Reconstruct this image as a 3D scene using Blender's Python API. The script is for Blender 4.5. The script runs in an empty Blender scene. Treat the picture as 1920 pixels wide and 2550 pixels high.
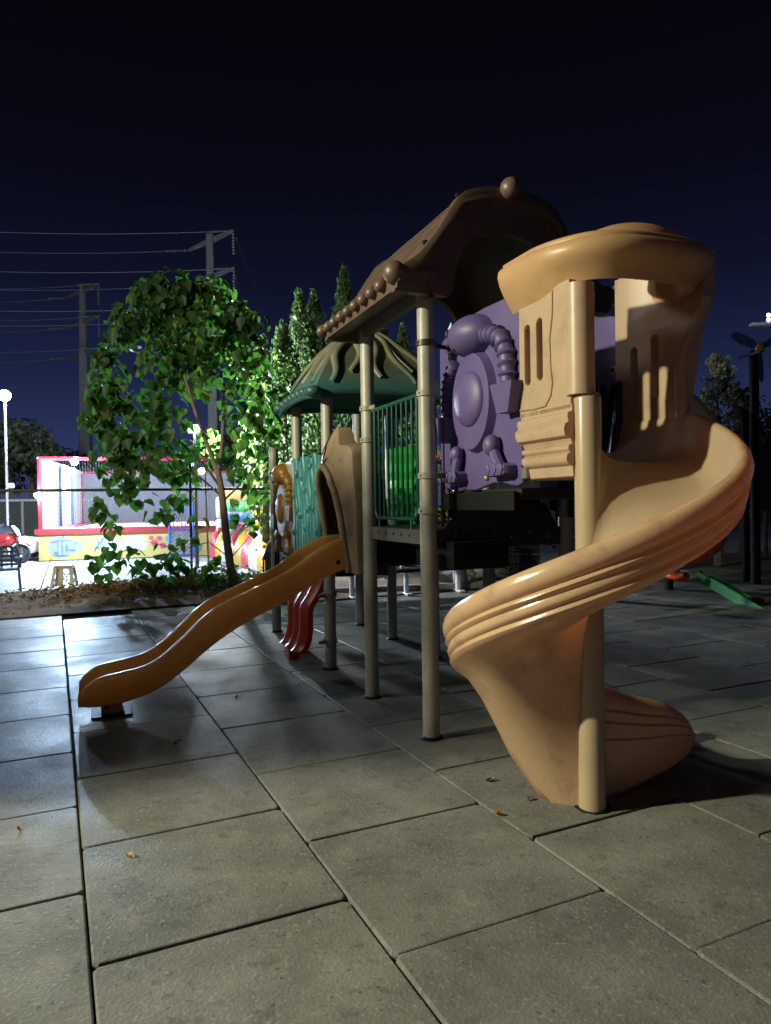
import bpy, bmesh, math, random
from mathutils import Vector, Matrix
random.seed(7)
RD = math.radians
S = bpy.context.scene
COL = S.collection

# ------------------------------------------------------------------ camera
EYE = Vector((0, 0, 1.62)); FPX = 1770.0
th, ro = RD(0.74), 0.016
Fv = Vector((0, math.cos(th), -math.sin(th))); R0 = Vector((1, 0, 0)); U0 = R0.cross(Fv)
Rv = R0 * math.cos(ro) - U0 * math.sin(ro); Uv = U0 * math.cos(ro) + R0 * math.sin(ro)
cd = bpy.data.cameras.new('camera'); cam = bpy.data.objects.new('camera', cd); COL.objects.link(cam)
cd.sensor_fit = 'VERTICAL'; cd.angle = 2 * math.atan(1275 / FPX); cd.clip_end = 2000; cd.clip_start = .05
M = Matrix((Rv, Uv, -Fv)).transposed().to_4x4(); M.translation = EYE; cam.matrix_world = M
S.camera = cam

def ray(px, py): return Fv + Rv * ((px - 960) / FPX) - Uv * ((py - 1275) / FPX)
def G(px, py, z=0.0):                      # ground point seen at a place of the photograph
    d = ray(px, py); return EYE + d * ((z - EYE.z) / d.z)
def AT(px, py, Y):                         # point at a known distance
    d = ray(px, py); return EYE + d * (Y / d.y)
ORG = Vector((.292, 4.86, 0)); ANG = RD(22.12)
UU = Vector((-math.sin(ANG), math.cos(ANG), 0)); VV = Vector((math.cos(ANG), math.sin(ANG), 0))
def loc(P): q = P - ORG; return Vector((q.dot(VV), q.dot(UU), q.z))
def onp(px, py, p):
    d = ray(px, py); return loc(EYE + d * ((p - (EYE - ORG).dot(VV)) / d.dot(VV)))
def wor(p, a, z=0): return ORG + VV * p + UU * a + Vector((0, 0, z))

# ------------------------------------------------------------------ mesh builder
def lerp(a, b, t): return a + (b - a) * t
def table(tab, x):
    if x <= tab[0][0]: return tab[0][1]
    for (x0, y0), (x1, y1) in zip(tab, tab[1:]):
        if x <= x1: return lerp(y0, y1, (x - x0) / (x1 - x0))
    return tab[-1][1]
def stable(tab, x):                        # smooth (Catmull-Rom) look-up
    n = len(tab)
    if x <= tab[0][0]: return tab[0][1]
    if x >= tab[-1][0]: return tab[-1][1]
    for i in range(n - 1):
        if x <= tab[i + 1][0]:
            x0, y0 = tab[i]; x1, y1 = tab[i + 1]; t = (x - x0) / (x1 - x0)
            def sl(k):
                a, b = max(0, k - 1), min(n - 1, k + 1)
                return (tab[b][1] - tab[a][1]) / (tab[b][0] - tab[a][0])
            m0, m1 = sl(i) * (x1 - x0), sl(i + 1) * (x1 - x0)
            return ((2*t**3-3*t*t+1)*y0 + (t**3-2*t*t+t)*m0 + (-2*t**3+3*t*t)*y1 + (t**3-t*t)*m1)

class MB:
    def __init__(s): s.v = []; s.f = []
    def add(s, vs, fs):
        o = len(s.v); s.v += [tuple(q) for q in vs]; s.f += [tuple(i + o for i in f) for f in fs]; return s
    def loft(s, rings, closed=True, cap=True, loop=False):
        n = len(rings[0]); vs = [q for r in rings for q in r]; fs = []
        m = len(rings)
        for i in range(m if loop else m - 1):
            j2 = (i + 1) % m
            for j in range(n if closed else n - 1):
                k = (j + 1) % n
                fs.append((i*n+j, i*n+k, j2*n+k, j2*n+j))
        if cap and closed and not loop:
            fs.append(tuple(reversed(range(n)))); fs.append(tuple((m-1)*n + j for j in range(n)))
        return s.add(vs, fs)
    def tube(s, path, r, n=10, cap=True, flat=1.0):
        path = [Vector(q) for q in path]; rings = []
        up = Vector((0, 0, 1)); m = len(path); prev = None
        for i, q in enumerate(path):
            t = (path[min(i+1, m-1)] - path[max(i-1, 0)]).normalized()
            if prev is None:
                x = t.cross(up)
                if x.length < 1e-3: x = t.cross(Vector((0, 1, 0)))
            else: x = prev - t * prev.dot(t)
            x.normalize(); prev = x; y = t.cross(x)
            rr = r(i / max(1, m-1)) if callable(r) else r
            rings.append([q + x * (rr * math.cos(2*math.pi*k/n)) + y * (rr * flat * math.sin(2*math.pi*k/n)) for k in range(n)])
        return s.loft(rings, True, cap)
    def box(s, c, d, rz=0.0, bev=0.0, tilt=None):
        c = Vector(c); hx, hy, hz = d[0]/2, d[1]/2, d[2]/2; b = min(bev, hx*.9, hy*.9, hz*.9)
        Mr = Matrix.Rotation(rz, 3, 'Z') if tilt is None else tilt
        if b <= 0:
            vs = [Vector((x*hx, y*hy, z*hz)) for z in (-1, 1) for x, y in ((-1,-1),(1,-1),(1,1),(-1,1))]
            fs = [(3,2,1,0),(4,5,6,7),(0,1,5,4),(1,2,6,5),(2,3,7,6),(3,0,4,7)]
            return s.add([c + Mr @ q for q in vs], fs)
        def ring(ix, iz):
            x, y = hx - ix, hy - ix
            return [Vector(q + (iz,)) for q in ((-x+b,-y),(x-b,-y),(x,-y+b),(x,y-b),(x-b,y),(-x+b,y),(-x,y-b),(-x,-y+b))]
        rr = [ring(b*.9, -hz), ring(0, -hz+b), ring(0, hz-b), ring(b*.9, hz)]
        # keep inset rings convex
        return s.loft([[c + Mr @ q for q in r] for r in rr])
    def ball(s, c, r, n=14, m=8, mat=None):
        c = Vector(c); r = Vector(r) if not isinstance(r, (int, float)) else Vector((r, r, r))
        rings = []
        for i in range(1, m):
            la = math.pi * i / m - math.pi/2
            rings.append([Vector((math.cos(la)*math.cos(2*math.pi*k/n)*r.x, math.cos(la)*math.sin(2*math.pi*k/n)*r.y, math.sin(la)*r.z)) for k in range(n)])
        if mat is not None: rings = [[mat @ q for q in R] for R in rings]
        o = len(s.v); s.loft([[c + q for q in R] for R in rings], True, False)
        lo = Vector((0,0,-r.z)); hi = Vector((0,0,r.z))
        if mat is not None: lo = mat @ lo; hi = mat @ hi
        b = len(s.v); s.v += [tuple(c + lo), tuple(c + hi)]
        for k in range(n):
            s.f.append((b, o + (k+1) % n, o + k)); e = o + (m-2)*n
            s.f.append((b+1, e + k, e + (k+1) % n))
        return s
    def lathe(s, prof, c=(0,0,0), n=24, cap=True):
        c = Vector(c)
        return s.loft([[c + Vector((r*math.cos(2*math.pi*k/n), r*math.sin(2*math.pi*k/n), z)) for k in range(n)] for r, z in prof], True, cap)
    def prism(s, pts, fn, t0, t1, bev=0.0):
        """outline pts (2-D) extruded between depths t0..t1; fn(x,y,t) -> point"""
        def ins(k):
            n = len(pts); out = []
            for i in range(n):
                a, b, c = Vector(pts[i-1]), Vector(pts[i]), Vector(pts[(i+1) % n])
                e1 = (b-a).normalized(); e2 = (c-b).normalized()
                nn = Vector((-(e1.y+e2.y), e1.x+e2.x))
                if nn.length < 1e-4: nn = Vector((-e1.y, e1.x))
                nn.normalize(); out.append(b + nn * k)
            return out
        area = sum(pts[i-1][0]*pts[i][1]-pts[i][0]*pts[i-1][1] for i in range(len(pts)))
        sg = 1 if area > 0 else -1
        if bev > 0:
            L = [(ins(bev*sg), t0), (pts, t0 + (bev if t1 > t0 else -bev)), (pts, t1 - (bev if t1 > t0 else -bev)), (ins(bev*sg), t1)]
        else: L = [(pts, t0), (pts, t1)]
        return s.loft([[fn(q[0], q[1], t) for q in P] for P, t in L])
    def build(s, name, mat, parent=None, smooth=38, shift=None, double=0.0):
        vs = s.v
        me = bpy.data.meshes.new(name)
        ofs = Vector((0,0,0))
        if parent is None and shift is None and vs:
            xs = [q[0] for q in vs]; ys = [q[1] for q in vs]; zs = [q[2] for q in vs]
            ofs = Vector(((min(xs)+max(xs))/2, (min(ys)+max(ys))/2, min(zs)))
        elif shift is not None: ofs = Vector(shift)
        elif parent is not None: ofs = Vector(parent.get('_o', (0,0,0)))
        me.from_pydata([(q[0]-ofs.x, q[1]-ofs.y, q[2]-ofs.z) for q in vs], [], s.f); me.update()
        bm = bmesh.new(); bm.from_mesh(me)
        if double: bmesh.ops.remove_doubles(bm, verts=bm.verts, dist=double)
        bmesh.ops.recalc_face_normals(bm, faces=bm.faces)
        bm.to_mesh(me); bm.free()
        if smooth:
            me.shade_smooth(); me.set_sharp_from_angle(angle=RD(smooth))
        if mat: me.materials.append(mat)
        o = bpy.data.objects.new(name, me); COL.objects.link(o)
        if parent is not None: o.parent = parent; OFS[o.name] = OFS.get(parent.name, Vector((0,0,0)))
        else: o.location = ofs; OFS[o.name] = ofs
        return o
OFS = {}
def part(mb, name, mat, parent, **k):
    return mb.build(name, mat, parent, shift=OFS.get(parent.name, Vector((0,0,0))), **k)
def pieces(mb, name, mat, parent, **k):          # every separate piece becomes a part of its own
    par = list(range(len(mb.v)))
    def fd(a):
        while par[a] != a: par[a] = par[par[a]]; a = par[a]
        return a
    for f in mb.f:
        r0 = fd(f[0])
        for i in f[1:]:
            r1_ = fd(i)
            if r1_ != r0: par[r1_] = r0
    grp = {}
    for f in mb.f: grp.setdefault(fd(f[0]), []).append(f)
    out = []
    for fs in grp.values():
        ids = sorted({i for f in fs for i in f}); ix = {i: n for n, i in enumerate(ids)}
        m2 = MB(); m2.add([mb.v[i] for i in ids], [tuple(ix[i] for i in f) for f in fs]); out.append(part(m2, name, mat, parent, **k))
    return out
def tag(o, label=None, cat=None, group=None, kind=None):
    if label: o['label'] = label
    if cat: o['category'] = cat
    if group: o['group'] = group
    if kind: o['kind'] = kind
    return o
def thing(name, label, cat, at=(0,0,0), group=None, rz=0.0, local=False):
    o = bpy.data.objects.new(name, None); COL.objects.link(o); o.location = at; o.rotation_euler = (0,0,rz)
    o.empty_display_size = .1
    OFS[o.name] = Vector((0,0,0)) if local else Vector(at)
    return tag(o, label, cat, group)
def solo(mb, name, mat, label, cat, group=None, **k): return tag(mb.build(name, mat, **k), label, cat, group)
def struct(mb, name, mat, **k): return tag(mb.build(name, mat, **k), kind='structure')

# ------------------------------------------------------------------ materials
MATS = {}; ALB = [.68]
def mat(name, col, rough=.5, var=.12, vscale=6.0, bump=0.0, bscale=60.0, dirt=None, damt=.5, dscale=3.0, coat=0.0, metal=0.0,
        spec=.5, emit=None, estr=0.0, sss=0.0, stretch=(1,1,1), rvar=.0, island=0.0, dlo=.5, dhi=.68, trans=0.0, tcol=(1,.5,.25)):
    m = bpy.data.materials.new(name); m.use_nodes = True; nt = m.node_tree; N = nt.nodes; L = nt.links
    b = N['Principled BSDF']; b.inputs['Roughness'].default_value = rough; b.inputs['Metallic'].default_value = metal
    b.inputs['Specular IOR Level'].default_value = spec
    if coat: b.inputs['Coat Weight'].default_value = coat; b.inputs['Coat Roughness'].default_value = .08
    if sss:
        b.inputs['Subsurface Weight'].default_value = sss; b.inputs['Subsurface Radius'].default_value = (.05, .02, .008); b.inputs['Subsurface Scale'].default_value = 1.0
    tc = N.new('ShaderNodeTexCoord'); mp = N.new('ShaderNodeMapping'); mp.inputs['Scale'].default_value = stretch
    L.new(tc.outputs['Object'], mp.inputs['Vector'])
    def noise(sc, det=5, ro_=.6):
        n = N.new('ShaderNodeTexNoise'); n.inputs['Scale'].default_value = sc; n.inputs['Detail'].default_value = det
        n.inputs['Roughness'].default_value = ro_; L.new(mp.outputs[0], n.inputs['Vector']); return n
    def ramp(src, p0, p1, c0, c1):
        r = N.new('ShaderNodeValToRGB'); r.color_ramp.elements[0].position = p0; r.color_ramp.elements[1].position = p1
        r.color_ramp.elements[0].color = c0; r.color_ramp.elements[1].color = c1; L.new(src, r.inputs[0]); return r
    c = Vector(col) * ALB[0]
    if dirt is not None: dirt = tuple(d_*ALB[0] for d_ in dirt)
    def C4(v): return (max(0, v[0]), max(0, v[1]), max(0, v[2]), 1)
    n1 = noise(vscale)
    r1 = ramp(n1.outputs['Fac'], .3, .7, C4(c*(1-var)), C4(c*(1+var)))
    out = r1.outputs[0]
    if island:
        ge = N.new('ShaderNodeNewGeometry'); mm = N.new('ShaderNodeMapRange'); mm.inputs[3].default_value = 1-island; mm.inputs[4].default_value = 1+island
        L.new(ge.outputs['Random Per Island'], mm.inputs[0])
        mx = N.new('ShaderNodeVectorMath'); mx.operation = 'SCALE'; L.new(out, mx.inputs[0]); L.new(mm.outputs[0], mx.inputs['Scale']); out = mx.outputs[0]
    if dirt is not None:
        n2 = noise(dscale, 8, .7); r2 = ramp(n2.outputs['Fac'], dlo, dhi, (0,0,0,1), (damt,)*3 + (1,))
        mx = N.new('ShaderNodeMix'); mx.data_type = 'RGBA'; L.new(r2.outputs[0], mx.inputs['Factor']); L.new(out, mx.inputs['A']); mx.inputs['B'].default_value = C4(Vector(dirt)); out = mx.outputs['Result']
    L.new(out, b.inputs['Base Color'])
    if rvar:
        n3 = noise(vscale*.7, 6); mr = N.new('ShaderNodeMapRange'); mr.inputs[1].default_value = .3; mr.inputs[2].default_value = .7
        mr.inputs[3].default_value = max(.03, rough-rvar); mr.inputs[4].default_value = min(1, rough+rvar); L.new(n3.outputs['Fac'], mr.inputs[0]); L.new(mr.outputs[0], b.inputs['Roughness'])
    if bump:
        n4 = noise(bscale, 4); bp = N.new('ShaderNodeBump'); bp.inputs['Strength'].default_value = bump; bp.inputs['Distance'].default_value = .01
        L.new(n4.outputs['Fac'], bp.inputs['Height']); L.new(bp.outputs[0], b.inputs['Normal'])
    if emit is not None:
        b.inputs['Emission Color'].default_value = tuple(emit) + (1,); b.inputs['Emission Strength'].default_value = estr
    if trans:                                   # thin moulded plastic lets some light through
        t = N.new('ShaderNodeBsdfTranslucent'); t.inputs['Color'].default_value = tuple(tcol)+(1,)
        mx = N.new('ShaderNodeMixShader'); mx.inputs[0].default_value = trans
        L.new(b.outputs[0], mx.inputs[1]); L.new(t.outputs[0], mx.inputs[2]); L.new(mx.outputs[0], N['Material Output'].inputs[0])
    MATS[name] = m; return m
def leafmat(name, cols, trans=.45, rough=.55, tcol=None):
    m = bpy.data.materials.new(name); m.use_nodes = True; nt = m.node_tree; N = nt.nodes; L = nt.links
    b = N['Principled BSDF']; b.inputs['Roughness'].default_value = rough; b.inputs['Specular IOR Level'].default_value = .35
    g = N.new('ShaderNodeNewGeometry'); r = N.new('ShaderNodeValToRGB')
    el = r.color_ramp.elements
    while len(el) < len(cols): el.new(.5)
    for i, c in enumerate(cols): el[i].position = i / (len(cols)-1); el[i].color = tuple(c) + (1,)
    L.new(g.outputs['Random Per Island'], r.inputs[0]); L.new(r.outputs[0], b.inputs['Base Color'])
    t = N.new('ShaderNodeBsdfTranslucent')
    mc = N.new('ShaderNodeVectorMath'); mc.operation = 'MULTIPLY'; mc.inputs[1].default_value = tcol or (1.6, 1.9, .8); L.new(r.outputs[0], mc.inputs[0]); L.new(mc.outputs[0], t.inputs['Color'])
    mx = N.new('ShaderNodeMixShader'); mx.inputs[0].default_value = trans
    L.new(b.outputs[0], mx.inputs[1]); L.new(t.outputs[0], mx.inputs[2]); L.new(mx.outputs[0], N['Material Output'].inputs[0])
    return m
def netmat(name, col, alpha):
    m = bpy.data.materials.new(name); m.use_nodes = True; nt = m.node_tree; N = nt.nodes; L = nt.links
    b = N['Principled BSDF']; b.inputs['Roughness'].default_value = .8; b.inputs['Base Color'].default_value = tuple(col)+(1,)
    b.inputs['Alpha'].default_value = alpha; return m

m_post = mat('cream_painted_steel', (.49,.475,.40), .42, .07, 4, .12, 90, dirt=(.22,.21,.18), damt=.75, dscale=3.5, stretch=(1,1,.45), dlo=.47, dhi=.66)
m_clamp = mat('cream_clamp_plastic', (.42,.38,.29), .5, .1)
m_brown = mat('brown_roof_plastic', (.165,.105,.08), .42, .18, 5, .15, 45, dirt=(.15,.11,.08), damt=.6, dscale=2.2)
m_green = mat('faded_green_roof_plastic', (.085,.13,.105), .5, .2, 4, .1, 50, dirt=(.15,.15,.105), damt=.7, dscale=2.5)
def fade_mat(name, low, high, z0, z1, rough=.5):
    m = mat(name, high, rough, .18, 5, .12, 45, dirt=tuple(c*1.35 for c in high), damt=.5, dscale=2.5); nt = m.node_tree; N = nt.nodes; L = nt.links
    b = N['Principled BSDF']; src = b.inputs['Base Color'].links[0].from_socket
    tc = N.new('ShaderNodeTexCoord'); sx = N.new('ShaderNodeSeparateXYZ'); L.new(tc.outputs['Object'], sx.inputs[0])
    mr = N.new('ShaderNodeMapRange'); mr.inputs[1].default_value = z0; mr.inputs[2].default_value = z1; L.new(sx.outputs['Z'], mr.inputs[0])
    mx = N.new('ShaderNodeMix'); mx.data_type = 'RGBA'; L.new(mr.outputs[0], mx.inputs['Factor']); mx.inputs['A'].default_value = tuple(low)+(1,); L.new(src, mx.inputs['B']); L.new(mx.outputs['Result'], b.inputs['Base Color'])
    return m
m_green = fade_mat('faded_green_roof_plastic', (.035,.15,.14), (.155,.165,.115), 2.74, 2.98)
m_strandf = fade_mat('faded_tan_roof_strands', (.09,.19,.16), (.25,.245,.165), 2.80, 3.02)
m_strand = mat('faded_tan_strands', (.22,.23,.15), .5, .2, 6, .1, 50)
m_teal = mat('teal_plastic', (.03,.22,.215), .4, .2, 8, .15, 40)
m_tealrim = mat('teal_roof_edge_plastic', (.045,.14,.125), .45, .2, 8, .1, 40)
m_purple = mat('purple_moulded_plastic', (.138,.10,.295), .5, .08, 6, .1, 80, dirt=(.2,.17,.28), damt=.45, dscale=2.5)
m_spiral = mat('peach_moulded_plastic', (.98,.69,.43), .2, .05, 5, .06, 120, dirt=(.42,.27,.15), damt=.6, dscale=4.5, coat=.25, trans=.27, tcol=(1,.56,.36))
m_floor = mat('worn_pale_slide_floor', (.80,.66,.45), .25, .05, 5, trans=.36, tcol=(1,.55,.32))
m_hood = mat('orange_peach_plastic', (.80,.515,.26), .38, .05, 4, .06, 100, trans=.2, tcol=(1,.55,.3), dirt=(.50,.31,.15), damt=.4, dscale=3)
m_slot = mat('peach_panel_plastic', (.76,.57,.385), .38, .05, 4, .06, 100, trans=.22, tcol=(1,.58,.36), dirt=(.46,.32,.20), damt=.6, dscale=5)
m_ochre = mat('ochre_slide_plastic', (.80,.50,.165), .26, .06, 5, .05, 100, dirt=(.28,.13,.04), damt=.4, dscale=3, coat=.4, trans=.4, tcol=(1,.55,.18))
m_yellow = mat('yellow_ochre_panel', (.42,.20,.02), .35, .1, 6)
m_greyw = mat('grey_white_panel', (.5,.5,.5), .45, .1, 6)
m_tan = mat('tan_panel_plastic', (.36,.25,.155), .55, .12, 6, .12, 60, dirt=(.16,.115,.085), damt=.8, dscale=3.2)
m_darkbrown = mat('dark_brown_plastic', (.06,.032,.025), .45, .2)
m_grail = mat('green_painted_rail', (.012,.10,.065), .3, .15, 8)
m_black = mat('black_steel', (.008,.008,.009), .6, .2, spec=.25)
m_col = mat('worn_pale_column', (.62,.47,.30), .25, .05, 5)
m_deck = mat('dark_coated_deck', (.028,.026,.024), .55, .2, 12, .2, 200)
m_beam = mat('grey_deck_beam', (.13,.12,.10), .5, .2, 6)
m_steel = mat('galvanised_steel', (.4,.4,.38), .4, .15, 10, metal=.6)
m_red = mat('red_orange_plastic', (.50,.065,.022), .33, .15, 5, trans=.3, tcol=(1,.15,.05))
m_copper = mat('copper_red_rail', (.28,.075,.04), .35, .2)
m_gpanel = mat('bright_green_plastic', (.02,.33,.05), .4, .15)
m_blue = mat('dark_blue_plastic', (.012,.025,.085), .35, .15)
m_bluepipe = mat('blue_pipe', (.03,.07,.2), .35, .15)
m_bolt = mat('zinc_bolt', (.5,.42,.36), .4, .1, metal=.4)
m_hole = mat('black_recess', (.008,.007,.006), .8, .1)
m_eye = mat('worn_dark_paint', (.05,.035,.05), .6, .3)

# ------------------------------------------------------------------ world: night sky with town glow near the horizon
w = bpy.data.worlds.new('World'); S.world = w; w.use_nodes = True
nt = w.node_tree; N = nt.nodes; L = nt.links
bg = N['Background']; tc = N.new('ShaderNodeTexCoord'); sx = N.new('ShaderNodeSeparateXYZ'); rp = N.new('ShaderNodeValToRGB')
L.new(tc.outputs['Generated'], sx.inputs[0]); L.new(sx.outputs['Z'], rp.inputs[0]); L.new(rp.outputs[0], bg.inputs[0])
el = rp.color_ramp.elements
stops = [(0.0,(.036,.050,.135)), (.07,(.025,.036,.108)), (.17,(.0110,.0165,.055)), (.28,(.0048,.0062,.0205)), (.40,(.0026,.0030,.0080)), (.55,(.0015,.0016,.0035))]
while len(el) < len(stops): el.new(.5)
for i, (p, c) in enumerate(stops): el[i].position = p; el[i].color = c + (1,)
bg.inputs[1].default_value = 1.0

# ------------------------------------------------------------------ ground
ALB[0] = 1.0
m_tile = mat('rubber_tile', (.182,.185,.171), .46, .26, 2.2, .35, 120, dirt=(.10,.099,.092), damt=.5, dscale=2.6, island=.07, rvar=.12, spec=.12, dlo=.44, dhi=.7)
def granules(m):                                # rubber crumb: light and dark specks, dusty blotches, a dimpled face
    nt = m.node_tree; N = nt.nodes; L = nt.links; b = N['Principled BSDF']; src = b.inputs['Base Color'].links[0].from_socket
    tc = N.new('ShaderNodeTexCoord'); prev = src
    for sc, lo, hi, col, am in ((55,.60,.66,(.30,.30,.26),.55),(38,.64,.70,(.05,.05,.05),.6),(9,.58,.72,(.27,.26,.22),.35),(2.3,.50,.72,(.10,.098,.09),.35),(14,.60,.70,(.07,.068,.062),.4)):
        n = N.new('ShaderNodeTexNoise'); n.inputs['Scale'].default_value = sc; n.inputs['Detail'].default_value = 3; L.new(tc.outputs['Object'], n.inputs['Vector'])
        r = N.new('ShaderNodeValToRGB'); r.color_ramp.elements[0].position = lo; r.color_ramp.elements[1].position = hi; r.color_ramp.elements[1].color = (am,am,am,1); L.new(n.outputs['Fac'], r.inputs[0])
        mx = N.new('ShaderNodeMix'); mx.data_type = 'RGBA'; L.new(r.outputs[0], mx.inputs['Factor']); L.new(prev, mx.inputs['A']); mx.inputs['B'].default_value = col + (1,); prev = mx.outputs['Result']
    L.new(prev, b.inputs['Base Color'])
    v = N.new('ShaderNodeTexVoronoi'); v.inputs['Scale'].default_value = 70; L.new(tc.outputs['Object'], v.inputs['Vector'])
    n2 = N.new('ShaderNodeTexNoise'); n2.inputs['Scale'].default_value = 7; n2.inputs['Detail'].default_value = 6; L.new(tc.outputs['Object'], n2.inputs['Vector'])
    b1 = N.new('ShaderNodeBump'); b1.inputs['Strength'].default_value = .35; b1.inputs['Distance'].default_value = .004; L.new(v.outputs['Distance'], b1.inputs['Height'])
    b2 = N.new('ShaderNodeBump'); b2.inputs['Strength'].default_value = .3; b2.inputs['Distance'].default_value = .012; L.new(n2.outputs['Fac'], b2.inputs['Height']); L.new(b1.outputs[0], b2.inputs['Normal']); L.new(b2.outputs[0], b.inputs['Normal'])
granules(m_tile); m_tile.node_tree.nodes['Principled BSDF'].inputs['IOR'].default_value = 1.22
m_ground = mat('dark_earth', (.05,.045,.038), .9, .3, 1.5, .4, 12)
m_plaza = mat('pale_concrete', (.27,.27,.27), .6, .12, 3, .15, 40, dirt=(.20,.20,.20), damt=.6, dscale=.8)
m_soil = mat('dry_soil', (.115,.072,.036), .95, .45, 9, 1.0, 30, dirt=(.055,.038,.024), damt=.7, dscale=5)
TD = Vector((-math.sin(RD(25.05)), math.cos(RD(25.05)), 0)); TN = Vector((math.cos(RD(25.05)), math.sin(RD(25.05)), 0))
def tl(n, t, z=0): return TN * n + TD * t + Vector((0, 0, z))
mb = MB(); mb.box((0, 150, -.06), (500, 420, .04)); struct(mb, 'ground', m_ground, smooth=0)
mb = MB(); PN, PT = .978, .957
rg = random.Random(3)
for i in range(-9, 15):
    n0 = .09 + PN * (i - 1)
    off = 2.703 if i % 2 else 2.285
    if i >= 3: off += .09 if i % 2 else .04
    for k in range(-3, 10):
        t0 = off + PT * k + rg.uniform(-.008, .008)
        t1 = off + PT * (k + 1)
        if t0 > 11.3: continue
        t1 = min(t1, 11.75)
        if t1 - t0 < .2: continue
        if i > 7 and k > 9: continue
        g = .0036; c = .018; hz = rg.uniform(-.002, .002); tx, ty = rg.uniform(-.0016, .0016), rg.uniform(-.0014, .0014)
        a0, a1, b0, b1 = n0 + g, n0 + PN - g, t0 + g, t1 - g
        jx = rg.uniform(-.002, .002)
        def ring(e, z):
            P = [(a0+e+c, b0+e),(a1-e-c, b0+e),(a1-e, b0+e+c),(a1-e, b1-e-c),(a1-e-c, b1-e),(a0+e+c, b1-e),(a0+e, b1-e-c),(a0+e, b0+e+c)]
            return [tl(x + jx, y, z + hz + tx*((x-a0)/PN*2-1) + ty*((y-b0)/PT*2-1)) for x, y in P]
        mb.loft([ring(0, -.045), ring(0, -.012), ring(.003, -.003), ring(.008, 0)])
struct(mb, 'pavement', m_tile, smooth=0)
# low soil bank between the tiles and the fence, and the bright yard behind it
from mathutils import noise as mnoise
def strip(nA, nB, t_near, t_far, hfn, na=60, nb=12):
    m_ = MB(); R = []
    for i in range(na + 1):
        n = lerp(nA, nB, i/na)
        R.append([tl(n, lerp(t_near(n), t_far(n), j/nb), hfn(n, j/nb)) for j in range(nb + 1)])
    m_.loft(R, False, False); return m_
def soil_h(n, s):
    q = tl(n, 11 + s*3); b = .02 + .10 * math.sin(min(1, s*1.3)*math.pi*.5)
    return b * (.6 + .8*max(0, min(1, (n + 2.5)/4))) + .05 * mnoise.noise(Vector((q.x*1.7, q.y*1.7, 0))) * min(1, s*4) + .02*mnoise.noise(Vector((q.x*6, q.y*6, 3)))*min(1,s*4)
FNB = lambda n: 14.52 + .02*n
struct(strip(-13, 7.5, lambda n: 11.77 if n < 3.2 else 11.1, FNB, soil_h, 160, 22), 'soil', m_soil, smooth=60)
mb = MB(); mb.loft([[tl(-60, 14.3, -.03), tl(40, 14.9, -.03)], [tl(-60, 60, -.03), tl(40, 60, -.03)]], False, False); struct(mb, 'yard', m_plaza, smooth=0)

# ------------------------------------------------------------------ the play structure
PS = thing('play_structure', 'large plastic playground set with posts, two roofs, a wavy slide and a peach spiral slide', 'play structure', ORG, rz=ANG, local=True)
V3 = Vector
def P_(mb, name, m, parent=None, **k): return part(mb, name, m, parent or PS, **k)
GU = 1.13
POSTS = [(0,0,3.06,.058),(0,1,3.03,.057),(0,2,2.72,.057),(0,3,2.70,.057),(0,4,2.33,.057),(1,0,3.05,.057),(1,1,3.02,.057),(1,2,2.72,.057),(1,3,2.70,.057),(1,4,2.92,.057)]
def post(p, a, top, r):
    m_ = MB(); m_.lathe([(r,0),(r,top-.012),(r*.96,top)], (p, a, 0), 28)
    o = P_(m_, 'post', m_post)
    c = MB(); c.lathe([(r+.004,top-.05),(r+.004,top+.005),(r*.8,top+.012)], (p,a,0), 24); P_(c, 'cap', m_clamp, o)
    f = MB(); f.lathe([(r+.022,.001),(r+.022,.006),(r+.012,.009),(r+.004,.02)], (p,a,0), 20); P_(f, 'foot_plate', m_black, o)
    return o
def clamp(parent, p, a, z, r, ang, m=None, reach=.1):
    c = MB(); c.lathe([(r+.002,z-.021),(r+.011,z-.019),(r+.011,z+.019),(r+.002,z+.021)], (p,a,0), 24)
    d = V3((math.cos(ang), math.sin(ang), 0)); c.box(V3((p,a,z)) + d*(r+.03), (.075,.03,.036), ang, .006)
    c.box(V3((p,a,z)) + d*(r+reach*.6), (reach*.8,.014,.03), ang, .003)
    P_(c, 'clamp', m or m_clamp, parent)
    h = MB(); hd = V3((-.93,-.36,0)); h.ball(V3((p,a,z)) + hd*(r+.008), .008, 8, 5); P_(h, 'screw', m_hole, parent)
PO = {}
for i, k, top, r in POSTS: PO[(i,k)] = post(i*GU, k*GU, top, r)
r_ = .058
clamp(PO[(0,0)], 0,0,2.70,r_,.35,m_darkbrown,.16); clamp(PO[(0,0)], 0,0,2.36,r_,1.57); clamp(PO[(0,0)],0,0,1.80,r_,.1); clamp(PO[(0,0)],0,0,1.56,r_,1.57)
clamp(PO[(0,1)], 0,GU,2.40,r_,-1.57); clamp(PO[(0,1)],0,GU,2.14,r_,1.65); clamp(PO[(0,2)],0,2*GU,.73,r_,3.6); clamp(PO[(0,2)],0,2*GU,.28,r_,3.6); clamp(PO[(0,3)],0,3*GU,2.1,r_,1.5)
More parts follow.
